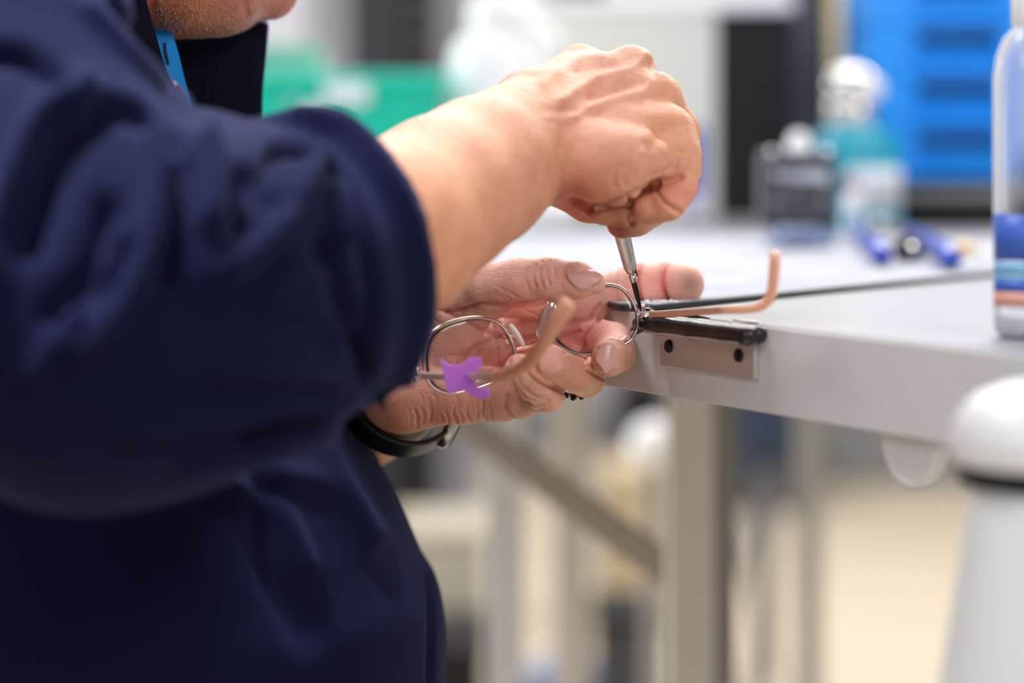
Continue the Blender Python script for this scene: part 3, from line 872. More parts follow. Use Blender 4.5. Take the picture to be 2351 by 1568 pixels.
# torso: elliptic column with the front contour of the photograph
lo_, n_ = J.lo, J.n
zs = lo_[2] + J.h * np.arange(n_[2])
cy, Yc = 1.215, 1.215
pys = HY + (CZ - zs) * F / Yc
fy = [-400, -60, 60, 100, 200, 300, 600, 985, 1040, 1130, 1200, 1290, 1330, 1370, 1440, 1500, 1568, 1800]
fx = [150, 220, 290, 320, 380, 450, 650, 822, 852, 900, 934, 972, 1000, 1013, 1024, 1026, 1024, 1015]
xf = (np.interp(pys, fy, fx) - CX) / F * Yc
xb = np.interp(pys, [-400, 0, 300, 1700], [-0.30, -0.33, -0.34, -0.33])
ax_ = (xf - xb) / 2; cx_ = (xf + xb) / 2
ay_ = np.interp(pys, [-330, -100, 60, 260, 700, 1700], [0.05, 0.09, 0.15, 0.185, 0.19, 0.19])
X = (lo_[0] + J.h * np.arange(n_[0]))[:, None, None]; Yg = (lo_[1] + J.h * np.arange(n_[1]))[None, :, None]
k0 = np.sqrt(((X - cx_) / ax_) ** 2 + ((Yg - cy) / ay_) ** 2)
J.D = np.minimum((k0 - 1) * np.minimum(ax_, ay_), 0.05).astype(np.float32)
zc = CZ - (-40 - HY) * Yc / F
J.D = np.maximum(J.D, (zs[None, None, :] - zc).astype(np.float32) * 0.9)
# left sleeve on the far side
J.chain([(640, 985, 1.36, 215), (300, 900, 1.44, 260), (100, 300, 1.42, 280), (40, -40, 1.38, 260)], 0.02)
# shoulders
J.chain([(-150, 20, 1.02, 250), (-60, 0, 1.38, 250)], 0.05)
J.chain([(-190, -150, 0.955, 290), (-150, 20, 1.05, 260)], 0.03)
J.chain([(60, -20, 1.40, 285), (90, 300, 1.42, 300)], 0.03)
# right sleeve
S = J.blank()
S.chain([(-190, -160, 0.955, 300), (-20, 120, 0.925, 295), (60, 450, 0.885, 320), (190, 760, 0.865, 385)], 0.03)
S.chain([(190, 760, 0.865, 385), (350, 720, 0.885, 390), (470, 690, 0.905, 352), (570, 665, 0.930, 340), (660, 625, 0.952, 322)], 0.02)
S.chain([(300, 440, 0.92, 200), (432, 400, 0.945, 148)], 0.02)
J.merge(S, 0.008)
# rolled cuff
cc = P(712, 606, 0.966); cn = Vector((0.60, 0.77, 0.12)).normalized()
cu = Vector((0, 0, 1)) - cn * cn.z; cu.normalize(); cv = cn.cross(cu)
R0 = 0.0570
pts_c = []
for k in range(40):
    a = 2 * math.pi * k / 40
    wob = 1 + 0.02 * math.sin(3 * a + 1) + 0.012 * math.sin(7 * a)
    pts_c.append(cc + (cu * math.cos(a) * 1.0 + cv * math.sin(a) * 0.97) * R0 * wob)
G = J.blank()
for k in range(40):
    a, b = pts_c[k], pts_c[(k + 1) % 40]
    for o_ in (-0.012, -0.004, 0.006):
        G.cone(a + cn * o_, b + cn * o_, 0.0052, 0.0052, 0.001)
J.merge(G, 0.003)
# hollow of the cuff behind the opening
q = J.block(np.array(cc), np.array(cc + cn * 0.08), 0.075)
sl, Xb, Yb, Zb = q
dx, dy, dz = Xb - cc.x, Yb - cc.y, Zb - cc.z
hgt = dx * cn.x + dy * cn.y + dz * cn.z
rad = np.sqrt(np.maximum(dx ** 2 + dy ** 2 + dz ** 2 - hgt ** 2, 0))
cut = np.maximum(rad - 0.0512, np.maximum(-0.012 - hgt, hgt - 0.040))
J.D[sl] = np.maximum(J.D[sl], -cut.astype(np.float32))
VJ, QJ = J.mesh(); VJ = smooth_mesh(VJ, QJ, 3)
folds = [
    ([(-20, 640), (30, 430), (90, 280), (180, 205)], 42, 8), ([(344, 330), (356, 458), (339, 556), (298, 659), (230, 763), (180, 800)], 24, 9),
    ([(470, 330), (492, 400), (482, 510)], 24, 8), ([(640, 335), (712, 350), (770, 400), (815, 490), (850, 600), (862, 720), (848, 860)], 17, -8),
    ([(690, 275), (790, 292), (880, 392), (938, 500), (965, 620), (960, 740), (925, 860)], 26, 4), ([(735, 360), (677, 458), (603, 556), (517, 619)], 22, 8),
    ([(775, 425), (788, 545)], 24, 6), ([(170, 720), (86, 860)], 26, 6), ([(500, 868), (650, 858), (800, 880)], 18, 4), ([(287, 985), (520, 950), (760, 915)], 20, 5),
    ([(430, 1070), (620, 1030), (760, 990)], 20, 4), ([(60, 560), (130, 360), (230, 270)], 34, -9), ([(420, 380), (415, 480), (380, 640)], 26, -7),
    ([(560, 400), (560, 520)], 30, -6), ([(745, 560), (790, 680), (835, 800), (850, 880)], 20, -8),
    ([(250, 480), (200, 640), (130, 720)], 34, -6), ([(640, 620), (560, 680), (440, 700)], 28, -5), ([(560, 1010), (700, 965), (840, 900)], 16, -6),
    ([(640, 480), (600, 420), (620, 350)], 20, -5), ([(250, 250), (330, 262), (400, 330)], 24, -7), ([(150, 200), (60, 130), (-20, 120)], 26, -7),
    ([(200, 20), (300, 130), (420, 250)], 16, 4), ([(260, 0), (350, 110), (440, 220)], 14, -4),
    ([(300, 560), (240, 680)], 16, -5), ([(480, 760), (640, 740), (760, 780)], 24, -3), ([(620, 680), (740, 640)], 20, 3),
]
VJ = sculpt(VJ, QJ, [(p_, w_ * 0.85, a_ * 1.35) for p_, w_, a_ in folds], yr=(0, 1.06), back=-0.5)
VJ = sculpt(VJ, QJ, [([(520, 1110), (640, 1180), (700, 1300)], 30, 4), ([(640, 1090), (760, 1120), (860, 1230)], 34, 4), ([(600, 1140), (620, 1300), (700, 1450)], 40, -5),
                     ([(985, 1320), (992, 1400), (990, 1568)], 8, -4), ([(760, 1050), (810, 1180), (840, 1250)], 30, 3)], yr=(1.0, 1.4), back=-0.6)
jacket = quad_object('jacket', VJ, QJ, 'navy', person)


def sheet(name, poly, Y, m, parent, thick=0.004, bulge=0.008, res=None, slope=0.0):
    """thick cloth panel cut to an outline, gently bulging towards the viewer"""
    import mathutils.geometry as G2
    pts = [Vector((p[0], p[1])) for p in poly]
    xs = [p.x for p in pts]; ys = [p.y for p in pts]; x0, x1, y0, y1 = min(xs), max(xs), min(ys), max(ys)
    den = []
    for i in range(len(pts)):
        a, b = pts[i], pts[(i + 1) % len(pts)]; k = max(1, int((b - a).length / 14))
        den += [a + (b - a) * t / k for t in range(k)]
    inner = []
    def inside(q):
        c = False
        for i in range(len(pts)):
            a, b = pts[i], pts[(i + 1) % len(pts)]
            if (a.y > q.y) != (b.y > q.y) and q.x < (b.x - a.x) * (q.y - a.y) / (b.y - a.y) + a.x: c = not c
        return c
    yy = y0 + 9
    while yy < y1:
        xx = x0 + 9
        while xx < x1:
            q = Vector((xx, yy))
            if inside(q) and min((q - d).length for d in den) > 8: inner.append(q)
            xx += 16
        yy += 16
    n = len(den); allp = den + inner
    vv, ee, ff, _, _, _ = G2.delaunay_2d_cdt(allp, [], [list(range(n))], 1, 0.001)
    out = [];
    for q in vv:
        e = 4 * ((q.x - x0) / (x1 - x0)) * (1 - (q.x - x0) / (x1 - x0))
        yv = Y - bulge * e + slope * (q.x - x0) / (x1 - x0) + 0.0012 * math.sin(q.y * 0.05 + q.x * 0.02)
        out.append(P(q.x, q.y, yv))
    mbx = MB(); mbx.add(out, [tuple(f) for f in ff])
    o = mbx.build(name, m, parent)
    md = o.modifiers.new('solid', 'SOLIDIFY'); md.thickness = thick; md.offset = 0
    return o


far = sheet('far_collar', [(335, 40), (440, 60), (520, 66), (562, 52), (582, 40), (612, 60), (604, 150), (598, 240), (597, 330), (600, 430), (430, 430), (418, 260), (370, 120)], 1.205, 'navy_dark', person, bulge=0.006, slope=0.02)
mb = MB(); mb.tube(spline([P(574, 40, 1.222), P(590, 47, 1.223), P(612, 60, 1.225), P(606, 150, 1.225)], 6), [0.0030 - 0.0026 * k_ / 18 for k_ in range(19)], 8); tag(mb.build('collar_highlight', mat('collar_highlight_blue', (150, 156, 205), 0.8), far), 'pale strip imitating light on the top edge')  # pale tube imitates light catching the top of the far collar
for pl_ in ([(478, 80), (472, 200), (468, 290)], [(583, 100), (576, 200), (573, 300)], [(505, 140), (488, 240), (478, 300)]):
    mb = MB(); mb.tube(spline([P(x, y, 1.1995 + (x - 400) * 0.00006) for x, y in pl_], 6), 0.00035, 6); mb.build('seam', 'navy', far)
near = sheet('near_lapel', [(60, -90), (312, -90), (325, -20), (338, 20), (352, 70), (369, 130), (390, 190), (424, 250), (470, 330), (300, 330), (160, 120)], 1.11, 'navy_dark', person, bulge=0.004, slope=0.03)
mb = MB(); mb.tube(spline([P(325, -20, 1.131), P(338, 20, 1.132), P(369, 130, 1.134), P(390, 190, 1.134), P(422, 247, 1.135)], 6), 0.0007, 8); mb.build('stitched_edge', 'navy', near)
mb = MB(); mb.lathe(P(347, 152, 1.118), [(0.0030, 0), (0.0031, 0.0009), (0.0024, 0.0014), (0.0010, 0.0011)], 20, (0.3, -1, 0.1)); o = mb.build('press_stud', 'tool_black', person); o['label'] = 'dark metal press stud on the collar'
# lanyard round the neck
lan = thing('lanyard', 'narrow bright blue printed neck strap inside the open collar', 'lanyard')
def strip(pts, w, Y):
    vs = []; fs = []
    for i, (x, y) in enumerate(pts):
        vs += [P(x - w / 2, y, Y), P(x + w / 2, y, Y), P(x + w / 2, y, Y + 0.0008), P(x - w / 2, y, Y + 0.0008)]
    for i in range(len(pts) - 1):
        a = 4 * i; b = a + 4
        fs += [(a, a + 1, b + 1, b), (a + 2, a + 3, b + 3, b + 2), (a + 1, a + 2, b + 2, b + 1), (a + 3, a, b, b + 3)]
    fs += [(0, 3, 2, 1), (len(vs) - 4, len(vs) - 3, len(vs) - 2, len(vs) - 1)]
    return MB().add(vs, fs)
strip([(368, 40), (374, 80), (386, 120), (397, 165), (408, 210), (416, 240), (424, 290)], 46, 1.176).build('strap', 'lanyard', lan)
strip([(378, 98), (379, 115), (382, 130), (386, 148)], 7, 1.1754).build('printed_mark', 'rubber', lan)
strip([(398, 186), (403, 194), (404, 200)], 9, 1.1754).build('printed_mark', 'white', lan)
strip([(406, 196), (411, 206), (415, 216), (415, 224)], 7, 1.1752).build('printed_mark', 'red', lan)
strip([(402, 214), (406, 219), (411, 223), (415, 228)], 9, 1.1750).build('printed_mark', 'print_orange', lan)

# ------------------------------------------------------------------ watch and ring
wt = thing('wristwatch', 'black strapped wristwatch with steel case on the left wrist', 'watch')
wc = P(915, 922, 1.188); wa = Vector((-0.30, 0.85, -0.42)).normalized()
wu = Vector((1, 0, 0)) - wa * wa.x; wu.normalize(); ww = wa.cross(wu)
wu2 = Vector((0.80, 0.15, -0.42)); wu2 = (wu2 - wa * wu2.dot(wa)).normalized(); wv2 = wa.cross(wu2)
vs = []; fs = []; ns = 48
for k in range(ns):
    a = 2 * math.pi * k / ns
    d_ = wu2 * math.cos(a) * 0.0262 + wv2 * math.sin(a) * 0.0225; e_ = d_.normalized()
    for w_, t_ in ((-0.0095, 0.0), (-0.0095, 0.0026), (0.0095, 0.0026), (0.0095, 0.0)):
        vs.append(wc + d_ + wa * w_ + e_ * t_)
for k in range(ns):
    a, b = 4 * k, 4 * ((k + 1) % ns)
    for j in range(4): fs.append((a + j, a + (j + 1) % 4, b + (j + 1) % 4, b + j))
MB().add(vs, fs).build('strap', 'band', wt, bevel=0.0008)
cd = wu2
mb = MB(); mb.lathe(wc + cd * 0.0262, [(0.0100, -0.001), (0.0118, 0.0002), (0.0120, 0.0030), (0.0112, 0.0042), (0.0100, 0.0048)], 40, cd)
mb.build('case', 'watch', wt)
mb = MB(); mb.lathe(wc + cd * 0.0311, [(0.0098, 0.0), (0.0095, 0.0006), (0.005, 0.0009)], 40, cd); mb.build('glass', 'black', wt)

rg_ = thing('finger_ring', 'silver ring set with small dark stones on the ring finger', 'ring')
rc = P(1321, 862, 1.142); ra = (P(1345, 868, 1.134) - P(1290, 828, 1.166)).normalized()
ru = ra.orthogonal().normalized(); rv = ra.cross(ru)
pr = [rc + (ru * math.cos(2 * math.pi * k / 40) + rv * math.sin(2 * math.pi * k / 40)) * 0.0100 for k in range(40)]
MB().tube(pr, 0.0011, 10, True).build('band', 'steel', rg_)
dn = Vector((-0.05, -0.25, -1)); dn = (dn - ra * dn.dot(ra)).normalized(); dv = ra.cross(dn)
for k in range(-3, 4):
    a = k * 0.20
    d_ = dn * math.cos(a) + dv * math.sin(a)
    for w_ in (-0.0022, 0.0, 0.0022):
        c_ = rc + d_ * 0.0104 + ra * w_
        if (k + int(w_ * 1000)) % 2 == 0:
            MB().ball(c_, 0.0014, 10).build('stone', 'black_screw', rg_)
        else:
            MB().ball(c_, 0.0011, 10).build('bead', 'steel', rg_)

# ================================================================== SPECTACLES
gl = thing('spectacles', 'thin rose-gold metal spectacles held in the left hand, purple tag on one temple', 'spectacles')
def gY(px): return 1.090 + (px - 960) * 0.040 / 515
rimL = [(975, 850), (974, 815), (980, 788), (995, 762), (1025, 743), (1070, 731), (1110, 730), (1145, 741), (1165, 764), (1178, 790), (1183, 815), (1176, 846), (1150, 868), (1110, 884), (1065, 897), (1030, 902), (1000, 892), (983, 874)]
rimR = [(1464, 734), (1457, 703), (1440, 674), (1418, 658), (1389, 654), (1340, 657), (1292, 674), (1264, 704), (1257, 740), (1268, 778), (1300, 804), (1342, 814), (1390, 808), (1425, 792), (1446, 781), (1460, 760)]
for rim, mname in ((rimL, 'silver_rose'), (rimR, 'silver_rose')):
    pts = spline([P(x, y, gY(x)) for x, y in rim], 8, True)
    nrm = Vector((-0.36, 0.93, 0.0))
    o = MB().tube(pts, 0.00085, 10, True, 1.25, nrm).build('rim', mname, gl)
    cen = sum(pts, Vector()) / len(pts)
    lp = [cen + (p - cen) * 0.985 for p in pts[::2]]
    n_ = len(lp); rings = 5; vs = []
    for r_ in range(rings):
        s_ = 1 - r_ / rings
        for p in lp: vs.append(cen + (p - cen) * s_ + nrm * 0.0012 * (1 - s_ * s_))
    vs.append(cen + nrm * 0.0012); fs = []
    for r_ in range(rings - 1):
        for k in range(n_): fs.append((r_ * n_ + k, r_ * n_ + (k + 1) % n_, (r_ + 1) * n_ + (k + 1) % n_, (r_ + 1) * n_ + k))
    for k in range(n_): fs.append(((rings - 1) * n_ + k, (rings - 1) * n_ + (k + 1) % n_, rings * n_))
    o2 = MB().add(vs, fs).build('lens', 'lens', gl)
    md = o2.modifiers.new('solid', 'SOLIDIFY'); md.thickness = 0.0012; md.offset = 0
MB().tube(spline([P(1182, 804, gY(1182)), P(1205, 799, gY(1205) + 0.001), P(1230, 792, gY(1230)), P(1262, 768, gY(1262))], 6), 0.0009, 10).build('bridge', 'rose', gl)
# nose pads with their arms
def pad(c, axis, nrm_, ln, wd, th=0.0014):
    c = Vector(c); a = Vector(axis).normalized(); n = Vector(nrm_); n = (n - a * n.dot(a)).normalized(); s = a.cross(n)
    mbx = MB(); seg = 20; rings = [(-1.0, 0.15), (-0.9, 0.62), (-0.5, 0.92), (0, 1.0), (0.5, 0.92), (0.9, 0.62), (1.0, 0.15)]
    vs = []; fs = []
    for h_, r_ in rings:
        for k in range(seg):
            an = 2 * math.pi * k / seg; vs.append(c + n * h_ * th + (a * math.cos(an) * ln / 2 + s * math.sin(an) * wd / 2) * r_)
    for i in range(len(rings) - 1):
        for k in range(seg): fs.append((i * seg + k, i * seg + (k + 1) % seg, (i + 1) * seg + (k + 1) % seg, (i + 1) * seg + k))
    fs.append(tuple(range(seg))[::-1]); fs.append(tuple((len(rings) - 1) * seg + k for k in range(seg)))
    return mbx.add(vs, fs)
frosted = mat('frosted_silicone', (236, 228, 224), 0.25, Subsurface_Weight=0.3)
o = pad(P(1187, 770, 1.094), P(1203, 795, 1.094) - P(1172, 745, 1.094), (1, 0.35, 0.3), 0.0125, 0.0065, 0.0011).build('nose_pad', frosted, gl)
MB().tube(spline([P(1176, 770, gY(1176)), P(1180, 778, 1.100), P(1186, 772, 1.096)], 5), 0.0005, 8).build('pad_arm', 'silver_rose', o)
o = pad(P(1254, 736, 1.098), P(1278, 690, 1.098) - P(1246, 782, 1.098), (0.1, -1, 0.0), 0.0190, 0.0072, 0.0012).build('nose_pad', 'silicone', gl)
MB().tube(spline([P(1268, 735, gY(1268)), P(1262, 742, 1.104), P(1256, 740, 1.0995)], 5), 0.0007, 8).build('pad_arm', 'steel', o)
# hinges
for hx, hy, YY, sd in ((960, 862, 1.089, -1), (1476, 716, 1.1285, 1)):
    mb = MB(); mb.tube([P(hx, hy - 13, YY), P(hx, hy + 13, YY)], 0.0011, 12)
    mb.tube(spline([P(hx - sd * 13, hy + 2, YY), P(hx - sd * 6, hy - 6, YY - .001), P(hx, hy, YY)], 5), 0.0008, 10)
    mb.ball(P(hx, hy - 8, YY - 0.0008), 0.0013, 12); mb.ball(P(hx - 2, hy + 9, YY - 0.0008), 0.0014, 12)
    o = mb.build('hinge', 'silver_rose', gl)
    MB().lathe(P(hx, hy - 13, YY), [(0.0009, 0), (0.001, 0.0006), (0.0005, 0.0009)], 12).build('hinge_screw', 'steel', o)
lp = [P(1486 + 12 * math.cos(a), 716 + 11 * math.sin(a), 1.126) for a in [2 * math.pi * k / 20 for k in range(20)]]
MB().tube(lp, 0.0006, 8, True).build('scroll', 'silver_rose', gl)
# right temple
t1 = spline([P(1494, 722, 1.124), P(1530, 721, 1.112), P(1600, 716, 1.085), P(1680, 711, 1.055)], 6)
MB().tube(t1, [0.0022] + [0.0017] * (len(t1) - 1), 12, False, 0.5, (0.9, 0.4, 0)).build('temple', 'rose', gl)
t2 = spline([P(1660, 712, 1.062), P(1720, 709, 1.040), P(1752, 700, 1.030), P(1770, 678, 1.024), P(1777, 630, 1.014), P(1780, 580, 1.005)], 6)
MB().tube(t2, [0.0017 + 0.0011 * min(1, k / (len(t2) - 8)) for k in range(len(t2) - 1)] + [0.0016], 12, False, 0.8, (0.9, 0.4, 0)).build('temple_tip', 'temple_tip', gl)
# left temple coming towards the camera
t1 = spline([P(968, 862, 1.086), P(1020, 864, 1.070), P(1090, 866, 1.050), P(1140, 867, 1.036)], 6)
MB().tube(t1, 0.0021, 12, False, 0.5, (0.4, 0.4, 0.4)).build('temple', 'temple_pale', gl)
t2 = spline([P(1125, 868, 1.040), P(1175, 858, 1.028), P(1216, 830, 1.018), P(1246, 790, 1.008), P(1274, 740, 1.0), P(1296, 708, 0.996), P(1309, 690, 0.995)], 6)
nt_ = len(t2)
MB().tube(t2, [0.0022 + 0.0022 * min(1, k / nt_ * 1.3) for k in range(nt_ - 2)] + [0.0036, 0.0015], 12, False, 0.75, (0.9, 0.4, 0)).build('temple_tip', 'amber', gl)
mb = MB()
mb.prism([P(x, y, 1.052) for x, y in [(1010, 824), (1030, 838), (1062, 836), (1075, 822), (1102, 820), (1106, 840), (1088, 858), (1092, 888), (1120, 892), (1126, 910), (1100, 918), (1078, 906), (1062, 896), (1028, 905), (1020, 870)]], (0.0004, 0.0012, 0))
tag(mb.build('adhesive_tag', 'purple', gl, bevel=0.0003), 'purple tag wrapped on the temple')

# ================================================================== SCREWDRIVER
sd = thing('precision_screwdriver', 'slim precision screwdriver with knurled steel handle held in the right fist', 'screwdriver')
s_tip = P(1471, 712, 1.1235); s_top = P(1424, 520, 1.100)
s_ax = (s_top - s_tip).normalized(); s_len = (s_top - s_tip).length
def sp(t): return s_tip + s_ax * t
px2 = 1.12 / F
L1 = (P(1463, 690, 1.121) - s_tip).length
def tpar(px, py): return (P(px, py, 1.115) - s_tip).dot(s_ax)
a0, a1, a2, a3 = tpar(1450, 646), tpar(1446, 627), tpar(1441, 606), s_len + 0.012
MB().lathe(s_tip, [(0.0004, 0), (0.0006, 0.001), (0.0010, 0.005), (0.00125, a0 * 0.5), (0.0014, a0)], 20, s_ax).build('blade', 'tool_black', sd)
MB().lathe(s_tip, [(0.0015, a0 - 0.0004), (0.0017, a0), (0.0017, a1 - 0.0006), (0.0014, a1 - 0.0003), (0.0014, a1 + 0.0006), (0.0021, a1 + 0.0012), (0.0026, a2 - 0.0006), (0.0026, a2)], 24, s_ax).build('ferrule', 'steel', sd)
# knurled grip: crossed grooves as real relief
vs = []; fs = []; seg = 60; rows = 130
uu = s_ax.orthogonal().normalized(); vv2 = s_ax.cross(uu)
for i in range(rows + 1):
    t = a2 + (a3 - a2) * i / rows
    rb = 0.0029 + 0.0009 * min(1, i / rows * 1.5)
    if i == 0: rb = 0.0024
    for k in range(seg):
        an = 2 * math.pi * k / seg; h_ = t / 0.0011 * math.pi
        r_ = rb + 0.00020 * (abs(math.sin(an * 10 + h_)) + abs(math.sin(an * 10 - h_)) - 1.2)
        vs.append(s_tip + s_ax * t + (uu * math.cos(an) + vv2 * math.sin(an)) * r_)
for i in range(rows):
    for k in range(seg):
        k2 = (k + 1) % seg; fs.append((i * seg + k, i * seg + k2, (i + 1) * seg + k2, (i + 1) * seg + k))
fs.append(tuple(range(seg))[::-1]); fs.append(tuple(rows * seg + k for k in range(seg)))
MB().add(vs, fs).build('knurled_grip', 'knurl', sd)
MB().obox(sp(a1 + 0.006) + Vector((0.0021, -0.0012, 0)), s_ax * 0.0065, Vector((0.0004, 0, 0)), Vector((0, 0.0005, 0))).build('pocket_slot', 'tool_black', sd)

# ================================================================== THINGS ON THE BENCH
def baseY(py): return (CZ - TOP) * F / (py - HY)
def zat(py, Y): return CZ - (py - HY) / F * Y
def xat(px, Y): return (px - CX) / F * Y


# small dark box with clear lower half
Y = 1.86
bx = thing('parts_box', 'small dark box with white lettering strip and clear lower half', 'box')
x0, x1 = xat(1747, Y), xat(1924, Y)
MB().box(x0, x1, Y, Y + 0.035, zat(520, Y), zat(368, Y)).build('dark_casing', 'dark', bx, bevel=0.004)
MB().box(x0 + .001, x1 - .001, Y + .001, Y + 0.034, zat(368, Y) - .002, zat(346, Y)).build('lid', mat('grey_lid', (96, 96, 104), 0.4), bx, bevel=0.003)
MB().box(x0 + 0.006, x1 - 0.002, Y + 0.002, Y + 0.033, TOP + 0.0038, zat(522, Y)).build('clear_base', clear_material('blue_clear', (0.72, 0.78, 0.9), 0.10), bx, bevel=0.002)
MB().box(x0 + 0.016, x1 - 0.014, Y + 0.010, Y + 0.028, TOP + 0.0042, zat(540, Y)).build('inner_fill', 'lilac', bx, bevel=0.002)
for i, (a, b, t, bt) in enumerate(((1779, 1788, 392, 411), (1792, 1800, 396, 411), (1803, 1811, 396, 412), (1815, 1819, 394, 412), (1823, 1834, 394, 414), (1838, 1850, 391, 415), (1854, 1866, 391, 416), (1869, 1880, 392, 417), (1883, 1900, 393, 421))):
    MB().box(xat(a, Y), xat(b, Y), Y - 0.0006, Y + 0.001, zat(bt, Y), zat(t, Y)).build('lettering_mark', 'label', bx)
for cxp, cyp, r in ((1825, 440, 10), (1785, 462, 12), (1890, 462, 12)):
    MB().lathe((xat(cxp, Y), Y + 0.001, zat(cyp, Y)), [(r * Y / F, 0), (r * Y / F * .8, 0.0012)], 20, (0, -1, 0)).build('button', 'mid_grey', bx)
for cxp in (1772, 1900):
    MB().ball((xat(cxp, Y), Y + 0.004, zat(352, Y)), 0.0035, 12).build('lid_pin', 'chrome', bx)

# white capped bottle behind it
Y = 2.0; x = xat(1834, Y)
wb = thing('dropper_bottle', 'white bottle with rounded cap behind the small dark box', 'bottle')
MB().lathe((x, Y, TOP + .0037), [(0.014, 0), (0.016, 0.002), (0.016, 0.055), (0.012, 0.062), (0.0085, 0.064), (0.0085, 0.068)]).build('body', 'white', wb)
MB().lathe((x, Y, TOP + 0.070), [(0.0095, 0), (0.0100, 0.004), (0.0095, 0.016), (0.006, 0.0225), (0.002, 0.0245)]).build('cap', 'white_soft', wb)

# teal bottle with chrome sprayer head
Y = 2.38; x = xat(1962, Y)
tb = thing('teal_bottle', 'teal round bottle with white label and chrome dispenser top', 'bottle')
zb = TOP + 0.0005; zt = zat(292, Y)
MB().lathe((x, Y, zb), [(0.038, 0), (0.0445, 0.004), (0.0445, (zt - zb) * 0.72), (0.040, (zt - zb) * 0.92), (0.022, (zt - zb)), (0.020, (zt - zb) + 0.002)], 40).build('body', 'teal', tb)
vs = []; fs = []; r_ = 0.0449
for i in range(15):
    a = math.radians(-112 + 82 * i / 14) ; a = math.radians(-108 + 88 * i / 14)
    for z in (zat(482, Y), zat(386, Y)): vs.append((x + r_ * math.cos(a), Y + r_ * math.sin(a), z))
for i in range(14): fs.append((2 * i, 2 * i + 2, 2 * i + 3, 2 * i + 1))
o = MB().add(vs, fs).build('label_sheet', 'label', tb); md = o.modifiers.new('s', 'SOLIDIFY'); md.thickness = 0.0006; md.offset = 1
for k in range(4):
    vs = []; fs = []
    for i in range(8):
        a = math.radians(-80 + 46 * i / 7)
        for z in (zat(418 + k * 14, Y), zat(415 + k * 14, Y)): vs.append((x + (r_ + .0011) * math.cos(a), Y + (r_ + .0011) * math.sin(a), z))
    for i in range(7): fs.append((2 * i, 2 * i + 2, 2 * i + 3, 2 * i + 1))
    MB().add(vs, fs).build('print_line', 'mid_grey', tb)
MB().box(x - 0.016, x - 0.004, Y - 0.0462, Y - 0.0455, zat(436, Y), zat(408, Y)).build('printed_emblem', 'red', tb, bevel=0.002)
MB().lathe((x - 0.006, Y, zt), [(0.020, 0), (0.0225, 0.004), (0.0225, 0.022), (0.016, 0.028), (0.008, 0.030), (0.008, 0.036)], 32).build('collar', 'chrome', tb)
MB().ball((x - 0.004, Y, zat(196, Y)), 0.0245, 28, (1, 0.8, 0.8)).build('dispenser_head', 'chrome', tb)
MB().ball((x + 0.014, Y - 0.012, zat(206, Y)), 0.0125, 20).build('knob', 'white', tb)  # white ball stands in for the bright highlight on the chrome head

# stack of blue bins on a black case
Yb_ = 2.5
cs = thing('black_case', 'low black case with grey lid under the stack of blue bins', 'case')
MB().box(xat(2058, Yb_), xat(2420, Yb_), Yb_ - 0.04, Yb_ + 0.22, TOP + 0.0005, zat(452, Yb_)).build('body', 'black', cs, bevel=0.006)
MB().box(xat(2062, Yb_), xat(2424, Yb_), Yb_ - 0.044, Yb_ + 0.22, zat(456, Yb_), zat(434, Yb_)).build('lid', 'mid_grey', cs, bevel=0.004)
hb = zat(318, Yb_) - zat(434, Yb_)
ztb = zat(411, Yb_)
MB().box(xat(2100, Yb_), xat(2330, Yb_), Yb_ + 0.012, Yb_ + 0.18, zat(434, Yb_), ztb).build('dark_gap_riser', 'black', cs)  # black recessed block added so the gap under the bins reads dark
places = ['bottom bin of the blue stack, resting on the black case', 'second blue bin up from the black case', 'third blue bin up from the black case, below the topmost', 'topmost blue bin of the stack on the black case']
x0, x1 = xat(1992, Yb_), xat(2345, Yb_)
for i in range(4):
    z0 = ztb + i * hb + 0.0005; z1 = z0 + hb - 0.001
    bn = thing('storage_bin', places[i], 'bin', group='stacked blue storage bins')
    t = 0.004
    ax = x0 + (0.010 if i < 2 else 0.0)
    mb = MB(); mb.box(ax, x1, Yb_, Yb_ + 0.2, z0, z0 + t); mb.box(ax, ax + t, Yb_, Yb_ + 0.2, z0, z1); mb.box(x1 - t, x1, Yb_, Yb_ + 0.2, z0, z1); mb.box(ax, x1, Yb_ + 0.196, Yb_ + 0.2, z0, z1)
    mb.build('shell', 'blue', bn, bevel=0.001)
    # front: lower wall with bulging lip and an opening above
    xo = xat(2106, Yb_)
    MB().box(ax, xo, Yb_ - 0.003, Yb_ + 0.004, z0, z1).build('front_cheek', 'blue', bn, bevel=0.0015)
    MB().box(xo, x1, Yb_ - 0.004, Yb_ + 0.004, z0, z0 + hb * 0.30).build('front_wall', 'blue', bn, bevel=0.0015)
    MB().prism([(xo, Yb_ - 0.002, z0 + hb * 0.28), (xo, Yb_ - 0.020, z0 + hb * 0.50), (xo, Yb_ - 0.020, z0 + hb * 0.56), (xo, Yb_ + 0.004, z0 + hb * 0.66)], (x1 - xo - 0.020, 0, 0)).build('lip', 'blue', bn, bevel=0.002)
    MB().box(xo - 0.002, x1 - t - 0.001, Yb_ + 0.006, Yb_ + 0.15, z0 + t, z0 + hb * 0.9).build('inner_fill', 'bin_dark', bn)  # dark block added to make the bin openings look shaded
    MB().box(xo, x1, Yb_ - 0.002, Yb_ + 0.004, z0 + hb * 0.93, z1).build('front_rail', 'blue', bn, bevel=0.001)
    MB().box(x1 - 0.022, x1, Yb_ - 0.003, Yb_ + 0.004, z0 + hb * .3, z1).build('front_cheek', 'blue', bn, bevel=0.0015)

